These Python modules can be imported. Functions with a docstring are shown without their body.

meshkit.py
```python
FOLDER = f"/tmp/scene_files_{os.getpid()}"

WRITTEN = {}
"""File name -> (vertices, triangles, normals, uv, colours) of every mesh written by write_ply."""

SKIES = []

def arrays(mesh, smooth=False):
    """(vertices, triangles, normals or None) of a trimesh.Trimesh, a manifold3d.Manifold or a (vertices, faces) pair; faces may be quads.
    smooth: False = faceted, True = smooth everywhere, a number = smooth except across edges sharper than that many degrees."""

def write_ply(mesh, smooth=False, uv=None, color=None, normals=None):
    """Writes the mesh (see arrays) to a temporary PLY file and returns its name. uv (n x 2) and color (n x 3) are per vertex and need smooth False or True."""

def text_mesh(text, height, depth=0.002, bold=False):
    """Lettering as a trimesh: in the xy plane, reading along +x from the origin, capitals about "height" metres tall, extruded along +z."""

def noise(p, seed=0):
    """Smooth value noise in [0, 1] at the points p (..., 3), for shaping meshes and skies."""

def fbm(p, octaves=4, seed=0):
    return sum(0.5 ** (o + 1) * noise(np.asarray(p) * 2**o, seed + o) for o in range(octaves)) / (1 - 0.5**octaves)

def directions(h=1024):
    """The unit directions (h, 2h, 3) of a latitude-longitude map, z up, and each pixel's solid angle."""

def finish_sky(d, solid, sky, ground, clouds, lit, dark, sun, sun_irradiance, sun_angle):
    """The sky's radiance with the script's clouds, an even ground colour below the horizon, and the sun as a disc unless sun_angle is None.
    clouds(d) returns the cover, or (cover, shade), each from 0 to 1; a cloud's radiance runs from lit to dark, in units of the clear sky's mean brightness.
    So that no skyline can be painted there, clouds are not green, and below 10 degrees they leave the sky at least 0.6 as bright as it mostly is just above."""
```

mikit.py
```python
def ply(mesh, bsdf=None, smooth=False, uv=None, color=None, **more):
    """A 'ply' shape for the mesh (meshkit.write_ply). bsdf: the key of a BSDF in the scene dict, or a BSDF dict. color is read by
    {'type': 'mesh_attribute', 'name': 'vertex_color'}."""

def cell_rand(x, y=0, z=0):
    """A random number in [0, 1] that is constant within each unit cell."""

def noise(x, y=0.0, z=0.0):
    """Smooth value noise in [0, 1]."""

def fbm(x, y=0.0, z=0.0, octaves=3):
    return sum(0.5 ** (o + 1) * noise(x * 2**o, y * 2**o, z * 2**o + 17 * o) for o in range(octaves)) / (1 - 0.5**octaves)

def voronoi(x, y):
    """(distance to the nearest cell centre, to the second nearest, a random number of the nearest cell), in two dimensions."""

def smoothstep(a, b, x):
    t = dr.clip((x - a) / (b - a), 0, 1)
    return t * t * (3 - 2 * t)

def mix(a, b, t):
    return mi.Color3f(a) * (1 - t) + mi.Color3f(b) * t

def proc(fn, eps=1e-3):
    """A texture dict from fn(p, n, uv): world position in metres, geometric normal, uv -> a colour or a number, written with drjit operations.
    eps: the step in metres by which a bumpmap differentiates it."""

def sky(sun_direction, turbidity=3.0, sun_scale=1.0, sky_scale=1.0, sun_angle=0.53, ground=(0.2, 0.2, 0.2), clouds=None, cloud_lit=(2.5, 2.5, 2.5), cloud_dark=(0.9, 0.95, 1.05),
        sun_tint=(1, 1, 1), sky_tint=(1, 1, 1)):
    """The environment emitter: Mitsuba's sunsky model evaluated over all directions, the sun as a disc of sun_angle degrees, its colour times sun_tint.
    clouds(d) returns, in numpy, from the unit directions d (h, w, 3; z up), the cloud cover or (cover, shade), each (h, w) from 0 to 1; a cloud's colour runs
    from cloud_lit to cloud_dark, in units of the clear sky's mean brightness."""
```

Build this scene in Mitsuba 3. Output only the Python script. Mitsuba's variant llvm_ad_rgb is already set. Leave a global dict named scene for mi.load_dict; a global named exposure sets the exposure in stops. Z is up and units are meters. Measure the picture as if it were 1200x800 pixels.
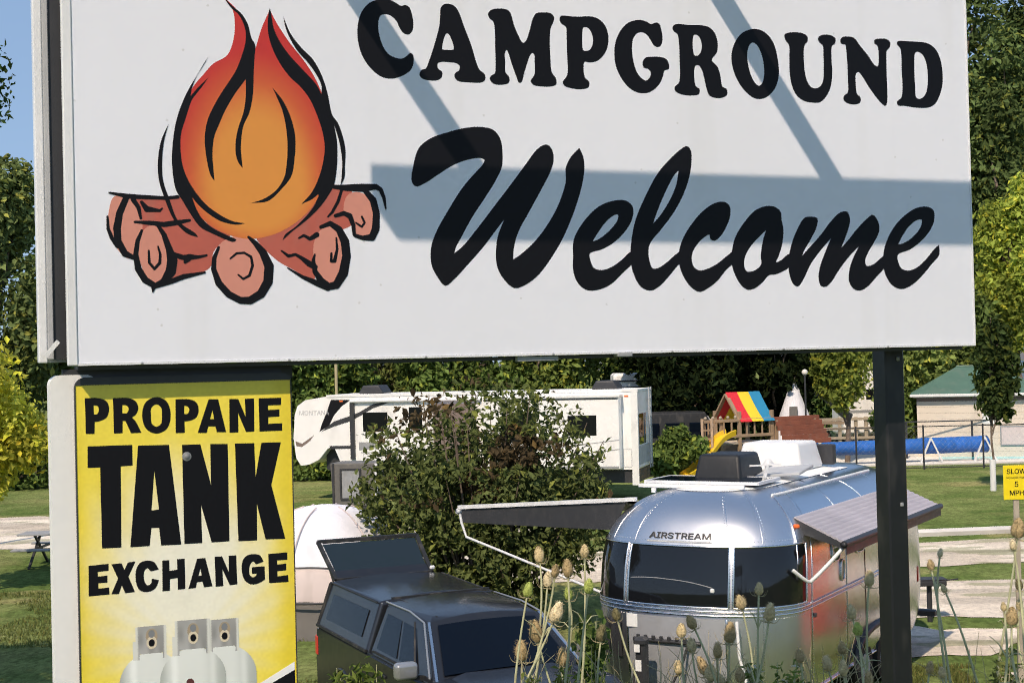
import math
import numpy as np
import trimesh
import shapely
from shapely.geometry import Polygon, Point, MultiPoint
from shapely.ops import unary_union
import mitsuba as mi
import drjit as dr
import mikit
import meshkit
from manifold3d import Manifold
from mikit import proc, fbm, noise, smoothstep, mix, voronoi

T = mi.ScalarTransform4f
scene, labels = {}, {}

# ------------------------------------------------------------------ camera, sky, exposure
EYE = np.array([0.0, 0.0, 4.5])
FOCAL, ROLL, PITCH = 1700.0, math.radians(1.4), math.atan(25 / 1700)
FW = np.array([0, math.cos(PITCH), math.sin(PITCH)])
_R0 = np.array([1.0, 0, 0]); _U0 = np.cross(_R0, FW)
UP = _U0 * math.cos(ROLL) + _R0 * math.sin(ROLL)
RT = _R0 * math.cos(ROLL) - _U0 * math.sin(ROLL)
scene['camera'] = {'type': 'perspective', 'fov': math.degrees(2 * math.atan(600 / FOCAL)), 'fov_axis': 'x', 'near_clip': 0.1, 'far_clip': 2000.0,
                   'to_world': T().look_at(origin=EYE.tolist(), target=(EYE + FW).tolist(), up=UP.tolist())}
SIGN_YAW = math.radians(21.75)
SU = np.array([math.cos(SIGN_YAW), math.sin(SIGN_YAW), 0])          # along the sign
SN = np.array([math.sin(SIGN_YAW), -math.cos(SIGN_YAW), 0])         # out of its face
SP = np.array([0, 4.5, 4.5])
SUN_EL, SUN_AZ = math.radians(43), math.radians(40.8)
_h = SN * math.cos(SUN_AZ) - SU * math.sin(SUN_AZ)
SUN = np.array([_h[0] * math.cos(SUN_EL), _h[1] * math.cos(SUN_EL), math.sin(SUN_EL)])
scene['sky'] = mikit.sky(SUN.tolist(), turbidity=3.0, sun_tint=(0.96, 0.98, 1.07), sky_tint=(1.1, 1.1, 1.15), clouds=lambda d: 0.42 + 0.1 * (meshkit.fbm(d * 3.0, 3, 2) - .5), cloud_lit=(1.4, 1.98, 2.85))
exposure = 1.5

# ------------------------------------------------------------------ helpers
def at(x, y, Y):
    """The point at distance Y that is seen at the pixel (x, y) of the 1200 x 800 photograph."""
    d = FW + RT * (x - 600) / FOCAL + UP * (400 - y) / FOCAL
    return EYE + d * (Y / d[1])

def numbered(key):
    if key not in taken:
        taken.add(key); return key
    n = 1
    while f'{key}_{n:03d}' in taken: n += 1
    key = f'{key}_{n:03d}'; taken.add(key); return key
taken = set()

def thing(name, label, cat, group=None):
    key = numbered(name)
    labels[key] = {'label': label, 'category': cat}
    if group: labels[key]['group'] = group
    return key

def put(parent, name, mesh, bsdf, smooth=False, label=None, kind=None, to_world=None, uv=None, color=None):
    key = numbered(f'{parent}__{name}' if parent else name)
    d = mikit.ply(mesh, bsdf, smooth, uv=uv, color=color)
    if to_world is not None: d['to_world'] = to_world
    scene[key] = d
    if label or kind:
        labels.setdefault(key, {})
        if label: labels[key]['label'] = label
        if kind: labels[key]['kind'] = kind
    return key

def struct(name, mesh, bsdf, smooth=False, kind='structure', **k):
    return put(None, name, mesh, bsdf, smooth, kind=kind, **k)

def whole(name, label, cat, mesh, bsdf, smooth=False, group=None, **k):
    key = put(None, name, mesh, bsdf, smooth, **k)
    labels[key] = {**labels.get(key, {}), 'label': label, 'category': cat}
    if group: labels[key]['group'] = group
    return key

def cat(ms): return trimesh.util.concatenate([m for m in ms if m is not None])

def box(c, s, rz=0.0, cham=0.0):
    if cham > 0:
        hx, hy, hz = (np.array(s) / 2 - cham).clip(1e-4)
        pts = []
        for sx in (-1, 1):
            for sy in (-1, 1):
                for sz in (-1, 1):
                    p = np.array([sx * hx, sy * hy, sz * hz])
                    for a in range(3):
                        e = np.zeros(3); e[a] = cham * (sx, sy, sz)[a]
                        pts.append(p + e)
        m = trimesh.convex.convex_hull(np.array(pts))
    else:
        m = trimesh.creation.box(extents=s)
    if rz: m.apply_transform(trimesh.transformations.rotation_matrix(rz, [0, 0, 1]))
    m.apply_translation(c)
    return m

def frame(p0, p1, up=(0, 0, 1)):
    d = np.asarray(p1, float) - np.asarray(p0, float); L = np.linalg.norm(d); z = d / L
    up = np.asarray(up, float)
    if abs(z @ up) > 0.98: up = np.array([1.0, 0, 0])
    x = np.cross(up, z); x /= np.linalg.norm(x); y = np.cross(z, x)
    M = np.eye(4); M[:3, 0], M[:3, 1], M[:3, 2], M[:3, 3] = x, y, z, p0
    return M, L

def bar(p0, p1, w, h=None, up=(0, 0, 1), cham=0.0):
    M, L = frame(p0, p1, up)
    m = box((0, 0, L / 2), (w, h or w, L), cham=cham)
    m.apply_transform(M); return m

def tube(pts, r, seg=8, caps=True):
    pts = np.asarray(pts, float); n = len(pts)
    rs = np.broadcast_to(np.asarray(r, float), (n,))
    t = np.gradient(pts, axis=0); t /= np.linalg.norm(t, axis=1, keepdims=True) + 1e-12
    ref = np.array([0, 0, 1.0]) if abs(t[0][2]) < 0.9 else np.array([1.0, 0, 0])
    v = []
    for i in range(n):
        x = np.cross(ref, t[i]); 
        if np.linalg.norm(x) < 1e-6: x = np.cross([0.3, 1, 0.1], t[i])
        x /= np.linalg.norm(x); y = np.cross(t[i], x); ref = y
        a = np.arange(seg) * 2 * math.pi / seg
        v.append(pts[i] + rs[i] * (np.cos(a)[:, None] * x + np.sin(a)[:, None] * y))
    v = np.vstack(v); f = []
    for i in range(n - 1):
        for k in range(seg):
            a, b = i * seg + k, i * seg + (k + 1) % seg
            f += [[a, b, b + seg], [a, b + seg, a + seg]]
    if caps:
        v = np.vstack([v, pts[:1], pts[-1:]]); c0, c1 = n * seg, n * seg + 1
        for k in range(seg):
            f.append([c0, (k + 1) % seg, k]); f.append([c1, (n - 1) * seg + k, (n - 1) * seg + (k + 1) % seg])
    return trimesh.Trimesh(v, np.array(f), process=False)

def lathe(profile, seg=20):
    """profile: (r, z) from bottom to top."""
    p = np.array(profile, float); n = len(p); a = np.arange(seg) * 2 * math.pi / seg
    v = np.stack([p[:, None, 0] * np.cos(a), p[:, None, 0] * np.sin(a), np.repeat(p[:, 1:2], seg, 1)], -1).reshape(-1, 3)
    f = []
    for i in range(n - 1):
        for k in range(seg):
            q, w = i * seg + k, i * seg + (k + 1) % seg
            f += [[q, w, w + seg], [q, w + seg, q + seg]]
    return trimesh.Trimesh(v, np.array(f), process=False)

def grid(P, flip=False):
    """A sheet through the points P (m, n, 3)."""
    m, n = P.shape[:2]
    i = np.arange(m * n).reshape(m, n)
    a, b, c, d = i[:-1, :-1].ravel(), i[:-1, 1:].ravel(), i[1:, 1:].ravel(), i[1:, :-1].ravel()
    f = np.vstack([np.stack([a, b, c], 1), np.stack([a, c, d], 1)])
    if flip: f = f[:, ::-1]
    return trimesh.Trimesh(P.reshape(-1, 3), f, process=False)

def hull_round(pts, r, seg=8):
    """The hull of small balls at pts: a box-like solid with rounded edges."""
    s = Manifold.sphere(r, seg)
    m = Manifold.batch_hull([s.translate([float(x) for x in p]) for p in pts]).to_mesh()
    return trimesh.Trimesh(m.vert_properties[:, :3], m.tri_verts, process=False)

def extrude(poly, depth):
    if isinstance(poly, (list, np.ndarray)): poly = Polygon(poly)
    gs = [g for g in getattr(poly, 'geoms', [poly]) if g.geom_type == 'Polygon' and g.area > 1e-9]
    return cat([trimesh.creation.extrude_polygon(g, depth, engine='earcut') for g in gs])

def sheet(poly):
    gs = [g for g in getattr(poly, 'geoms', [poly]) if g.geom_type == 'Polygon' and g.area > 1e-9]
    out = []
    for g in gs:
        v, f = trimesh.creation.triangulate_polygon(g, engine='earcut')
        out.append(trimesh.Trimesh(np.c_[v, np.zeros(len(v))], f, process=False))
    return cat(out)

def xf(m, M):
    m = m.copy(); m.apply_transform(M); return m

def basis(o, x, y, z):
    M = np.eye(4); M[:3, 0], M[:3, 1], M[:3, 2], M[:3, 3] = x, y, z, o
    return M

# ------------------------------------------------------------------ materials
def mat(name, d):
    scene[name] = d; return name

def rgb(*c): return {'type': 'rgb', 'value': list(c if len(c) == 3 else c * 3)}

def prin(name, col, rough=0.5, metal=0.0, spec=0.5, two=True, **k):
    b = {'type': 'principled', 'base_color': col if isinstance(col, dict) else rgb(*col), 'roughness': rough, 'metallic': metal, 'specular': spec, **k}
    return mat(name, {'type': 'twosided', 'b': b} if two else b)

def worn(c, amt=0.25, f=3.0, dirt=(0.25, 0.22, 0.18), da=0.15):
    c = tuple(c)
    def fn(p, n, uv):
        a = fbm(p.x * f, p.y * f, p.z * f, octaves=3)
        s = smoothstep(0.5, 0.8, fbm(p.x * f * 2.3 + 9, p.y * f * 2.3, p.z * f * .7, octaves=3))
        return mix(mi.Color3f(c) * (1 - amt * (a - .4)), dirt, s * da)
    return proc(fn)

def panel_fn(p, n, uv):
    c = mi.Color3f(0.765, 0.78, 0.84) * (1 - .05 * (fbm(p.x * 2, p.y * 2, p.z * 2) - .4))
    d, _, r = voronoi(p.x * 5.2 + p.y * 2.1, p.z * 5.6)
    c = mix(c, (0.45, 0.44, 0.42), (1 - smoothstep(.008, .03, d)) * smoothstep(.5, .6, r) * .45)
    streak = smoothstep(.62, .85, fbm(p.x * 9 + p.y * 4, p.z * .7, 3.0, octaves=3))
    c = mix(c, (0.6, 0.6, 0.57), streak * .16)
    return mix(c, (0.55, 0.55, 0.53), smoothstep(.6, .8, fbm(p.x * 1.3 + 8, p.y * 1.3, p.z * 1.3)) * .08)
prin('m_panel', proc(panel_fn), 0.3)
prin('m_white', worn((0.78, 0.78, 0.76), 0.1), 0.4)
prin('m_white_metal', worn((0.72, 0.73, 0.74), 0.12, 6), 0.35)
prin('m_grey', worn((0.3, 0.31, 0.32), 0.3, 6), 0.45)
prin('m_mid_grey', worn((0.42, 0.43, 0.44), 0.3, 6), 0.5)
prin('m_dark', worn((0.035, 0.036, 0.04), 0.3, 6, (.1, .09, .08)), 0.45)
prin('m_post', worn((0.012, 0.013, 0.016), 0.4, 7, (0.12, 0.11, 0.1), 0.2), 0.34)
prin('m_ink', (0.005, 0.005, 0.007), 0.5, spec=0.2)
prin('m_black_rubber', (0.02, 0.02, 0.021), 0.75)
prin('m_glass_dark', (0.008, 0.009, 0.011), 0.04, spec=0.6)
prin('m_glass_truck', (0.003, 0.006, 0.013), 0.03, spec=0.18)
prin('m_log', worn((0.45, 0.105, 0.07), 0.15, 9), 0.4)
prin('m_log_end', (0.60, 0.25, 0.185), 0.4)
prin('m_blue', worn((0.025, 0.13, 0.46), 0.4, 2, (.05, .2, .7), .5), 0.45)
prin('m_wood', worn((0.36, 0.25, 0.16), 0.4, 4), 0.75)
prin('m_redwood', worn((0.26, 0.085, 0.05), 0.5, 3), 0.8)
prin('m_grey_wood', worn((0.42, 0.36, 0.28), 0.4, 4), 0.85)
prin('m_yellow_plastic', worn((0.8, 0.52, 0.02), 0.15), 0.35)
prin('m_sign_yellow', worn((0.85, 0.66, 0.01), 0.1, 8), 0.4)
prin('m_red', (0.7, 0.03, 0.04), 0.5)
prin('m_yellow', (0.85, 0.6, 0.03), 0.5)
prin('m_teal', (0.03, 0.24, 0.42), 0.5)
prin('m_green_roof', worn((0.09, 0.17, 0.13), 0.3, 1.5), 0.5)
prin('m_tan', worn((0.72, 0.63, 0.52), 0.1, 1.0), 0.8)
prin('m_concrete', worn((0.55, 0.52, 0.47), 0.25, 1.2), 0.9)
prin('m_tent', worn((0.76, 0.76, 0.82), 0.1, 2), 0.7)
prin('m_tent_pink', worn((0.64, 0.55, 0.53), 0.1, 2), 0.7)
prin('m_tent_grey', worn((0.17, 0.16, 0.15), 0.3, 2), 0.8)
prin('m_ac_black', worn((0.014, 0.015, 0.017), .3, 4, (.05, .05, .05), .2), 0.5)
prin('m_orange', (0.85, 0.16, 0.03), 0.6)
prin('m_tent_red', (0.6, 0.06, 0.05), 0.7)
prin('m_box_grey', worn((0.13, 0.125, 0.115), 0.3, 3), 0.5)
prin('m_bolt', (0.2, 0.21, 0.22), 0.5)
prin('m_taillight', (0.5, 0.04, 0.03), 0.15)
prin('m_bark', worn((0.16, 0.12, 0.09), 0.6, 5), 0.9)
prin('m_water', (0.08, 0.42, 0.5), 0.05)
prin('m_truck', worn((0.026, 0.029, 0.037), 0.25, 4, (.06, .055, .05), .15), 0.16, 0.45, clearcoat=1.0, clearcoat_gloss=0.97)
prin('m_truck_flat', worn((0.02, 0.021, 0.022), 0.3, 4), 0.55)
prin('m_chrome', (0.75, 0.76, 0.78), 0.15, 1.0)
prin('m_rv', worn((0.86, 0.85, 0.83), 0.06, 1), 0.3)
prin('m_grey_cloth', worn((0.22, 0.23, 0.22), 0.4, 1.2), 0.85)
prin('m_lamp_globe', (0.8, 0.75, 0.66), 0.3)
prin('m_straw', worn((0.45, 0.38, 0.22), 0.4, 30), 0.8)

prin('m_brushed', worn((0.42, 0.43, 0.45), 0.2, 4), 0.4, 0.35)
prin('m_mirror_shell', (0.42, 0.43, 0.44), 0.25, 0.6)
prin('m_hatch_glass', (0.012, 0.02, 0.024), 0.05, spec=0.6)
prin('m_brown', worn((0.2, 0.15, 0.13), 0.3, 2), 0.5)
def awn_fn(p, n, uv): return mi.Color3f(0.36, 0.34, 0.37) * (.85 + .3 * fbm(p.x * 2, p.y * 2, p.z * 2))
prin('m_awning', proc(awn_fn), 0.7)

def alu(name, rough, scale):
    def bump(p, n, uv):
        return (noise(p.x * 1.7, p.y * 1.7, p.z * 1.7) * 0.8 + noise(p.x * 6 + 5, p.y * 6, p.z * 6) * .12) * scale
    mat(name, {'type': 'twosided', 'b': {'type': 'bumpmap', 'arbitrary': proc(bump, 5e-3), 'scale': 1.0,
              'bsdf': {'type': 'roughconductor', 'material': 'Al', 'distribution': 'ggx', 'alpha': rough, 'specular_reflectance': rgb(0.86, 0.87, 0.9)}}})
alu('m_alu', 0.14, 0.0045)
alu('m_alu_side', 0.045, 0.010)
mat('m_alu_trim', {'type': 'twosided', 'b': {'type': 'roughconductor', 'material': 'Al', 'alpha': 0.15}})

def leafmat(name, trans=0.45, rough=0.45):
    mat(name, {'type': 'principledthin', 'base_color': {'type': 'mesh_attribute', 'name': 'vertex_color'}, 'roughness': rough, 'diff_trans': trans, 'spec_trans': 0.0, 'eta': 1.4})
leafmat('m_leaf', 0.7)
leafmat('m_leaf_dark', 0.4)
mat('m_vc', {'type': 'twosided', 'b': {'type': 'principled', 'base_color': {'type': 'mesh_attribute', 'name': 'vertex_color'}, 'roughness': 0.8}})

def grass_fn(p, n, uv):
    big = fbm(p.x * .11, p.y * .16, octaves=3)
    mid = fbm(p.x * .9 + 4, p.y * 1.1, octaves=3)
    fine = noise(p.x * 14, p.y * 9) * .6 + noise(p.x * 45, p.y * 30) * .4
    c = mix((0.09, 0.135, 0.036), (0.18, 0.215, 0.075), smoothstep(.3, .72, mid * .5 + big * .5))
    c = mix(c, (0.3, 0.26, 0.12), smoothstep(.6, .85, fbm(p.x * .5 + 31, p.y * .9 + 7, octaves=3)) * .6)
    worn_ = smoothstep(.55, .75, fbm(p.x * .22 + 12, p.y * .35 + 40, octaves=3))
    c = mix(c, (0.24, 0.235, 0.1), worn_ * .55)
    return c * (.5 + 1.0 * fine)
def grass_bump(p, n, uv):
    return (noise(p.x * 22, p.y * 22) + .5 * noise(p.x * 60, p.y * 60)) * .04
mat('m_grass', {'type': 'twosided', 'b': {'type': 'bumpmap', 'arbitrary': proc(grass_bump, 4e-3), 'scale': 1.0, 'bsdf': {'type': 'principled', 'base_color': proc(grass_fn), 'roughness': 0.95, 'specular': 0.1}}})
def gravel_fn(p, n, uv):
    a = fbm(p.x * .5, p.y * .9, octaves=3); b = noise(p.x * 18, p.y * 14); c = noise(p.x * 55, p.y * 40)
    col = mix((0.50, 0.44, 0.36), (0.70, 0.635, 0.54), smoothstep(.25, .75, a))
    weeds = smoothstep(.6, .72, fbm(p.x * .9 + 50, p.y * 1.6, octaves=3)) * .55
    rut = smoothstep(.55, .75, noise(p.x * .25 + 3, p.y * 1.9)) * .22
    return mix(col * (.72 + .3 * b + .22 * c), (0.17, 0.19, 0.08), weeds) * (1 - rut)
def gravel_bump(p, n, uv): return (noise(p.x * 25, p.y * 25) + noise(p.x * 70, p.y * 70) * .5) * .02
mat('m_gravel', {'type': 'twosided', 'b': {'type': 'bumpmap', 'arbitrary': proc(gravel_bump, 4e-3), 'scale': 1.0, 'bsdf': {'type': 'principled', 'base_color': proc(gravel_fn), 'roughness': 0.95, 'specular': 0.2}}})

# ------------------------------------------------------------------ the ground
def gz(x, y):
    """Height of the ground: the road-side bank under the sign falls to the level campground."""
    x, y = np.asarray(x, float), np.asarray(y, float)
    t = np.clip((y - 5.6) / 9.0, 0, 1); t = t * t * (3 - 2 * t)
    base = 2.75 * (1 - t)
    near = meshkit.fbm(np.stack([x * .3, y * .3, x * 0], -1), 3, 5) - .5
    w = np.clip((26 - y) / 8, 0, 1)
    return base + near * .18 * w
xs = np.concatenate([np.linspace(-400, -40, 25)[:-1], np.linspace(-40, 40, 161), np.linspace(40, 400, 25)[1:]])
ys = np.concatenate([np.linspace(-60, -4, 15)[:-1], np.linspace(-4, 40, 133), np.linspace(40, 90, 41)[1:], np.linspace(90, 700, 22)[1:]])
X, Y = np.meshgrid(xs, ys)
struct('lawn', grid(np.stack([X, Y, gz(X, Y)], -1)), 'm_grass', True)

def patch(name, outline, rough, seed, h=.012, m='m_gravel'):
    """A ragged-edged sheet on the ground."""
    p = Polygon(outline).buffer(.01).segmentize(.35)
    c = np.array(p.exterior.coords)[:-1]
    q = np.stack([meshkit.fbm(np.c_[c * 1.3, c[:, :1] * 0 + k], 3, seed) - .5 for k in (0, 9)], -1)
    p = Polygon(c + q * rough).buffer(0)
    v, f = trimesh.creation.triangulate_polygon(p.segmentize(.5), engine='earcut')
    struct(name, trimesh.Trimesh(np.c_[v, gz(v[:, 0], v[:, 1]) + h], f, process=False), m, True)

def ground_px(x, y, h=0.0):
    d = at(x, y, 1.0) - EYE
    return (EYE + d * ((h - EYE[2]) / d[2]))[:2]
def band(pts): return [tuple(ground_px(*p)) for p in pts]
patch('gravel_road', [(4.0, 34.6), (9.5, 34.4), (22, 37.2), (22, 33.6), (12, 31.0), (4.0, 29.8), (-3, 29.5), (-3, 33.8)], .9, 1)
patch('gravel_road', [(5.3, 28.4), (14, 28.4), (24, 30), (24, 26.5), (14, 25.1), (5.3, 24.6), (2, 24.6), (2, 28.0)], .9, 2)
patch('gravel_pad', [(5.5, 24.0), (8.6, 23.7), (8.9, 22.8), (7.3, 21.9), (5, 21.2), (3, 20.5), (2.4, 22.6)], .95, 3)
patch('gravel_patch', [(6.6, 20.2), (9.5, 20.5), (9.5, 20.0), (7.6, 19.8)], .9, 4)
patch('gravel_road', [(-30, 48), (-18, 46.5), (-8, 44), (-8, 37.5), (-18, 37.6), (-30, 40)], .95, 5)
patch('gravel_patch', [(-12, 20.8), (-7.4, 20.8), (-7.0, 19.9), (-8.5, 19.0), (-12, 19.0)], .9, 6)
patch('gravel_road', [(-8, 40.0), (-3, 41), (8, 42.5), (8, 40.0), (-3, 38.3), (-8, 37.6)], .9, 7)
struct('pavement', box((17.0, 36.8, .05), (26, .7, .1), math.radians(7)), 'm_concrete')

# grass blades that stand above the lawn sheet, in the part of the lawn nearest to the camera
rng = np.random.default_rng(11)
def blades(n, xr, yr, h, seed):
    rng = np.random.default_rng(seed)
    x, y = rng.uniform(*xr, n), rng.uniform(*yr, n)
    keep = (meshkit.fbm(np.c_[x * .7, y * .7, x * 0], 3, seed) > .4) & ~((x < -6.8) & (y > 18.7) & (y < 21.2)) & ~((x > 6.2) & (x < 9.8) & (y > 19.6) & (y < 20.7)) & ~((y > 20.9) & (y < 24))
    x, y = x[keep], y[keep]; n = len(x)
    a = rng.uniform(0, 2 * math.pi, n); hh = h * rng.uniform(.5, 1.5, n); w = .012
    b = np.stack([x, y, gz(x, y)], -1); t = np.stack([np.cos(a), np.sin(a), a * 0], -1); lean = rng.normal(0, .35, (n, 3)); lean[:, 2] = 1
    v = np.stack([b - t * w, b + t * w, b + lean * hh[:, None]], 1).reshape(-1, 3)
    col = np.array([.17, .2, .06]) * rng.uniform(.6, 1.3, (n, 1)) + np.array([.12, .06, .03]) * (rng.random((n, 1)) > .75) * rng.random((n, 1))
    return trimesh.Trimesh(v, np.arange(3 * n).reshape(-1, 3), process=False), np.repeat(col, 3, 0)
for k, (n, xr, yr, h) in enumerate([(70000, (5.0, 13), (16, 20.6), .07), (26000, (5.5, 15), (20.2, 22.6), .06), (60000, (-13, -2), (15.5, 30), .06)]):
    m, c = blades(n, xr, yr, h, 20 + k)
    key = struct('grass', m, 'm_leaf', color=c, kind='stuff')
    labels[key].update(label=['tall lawn grass beside the silver trailer', 'short grass between the gravel pads', 'lawn grass below the yellow sign'][k], category='grass')

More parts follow.
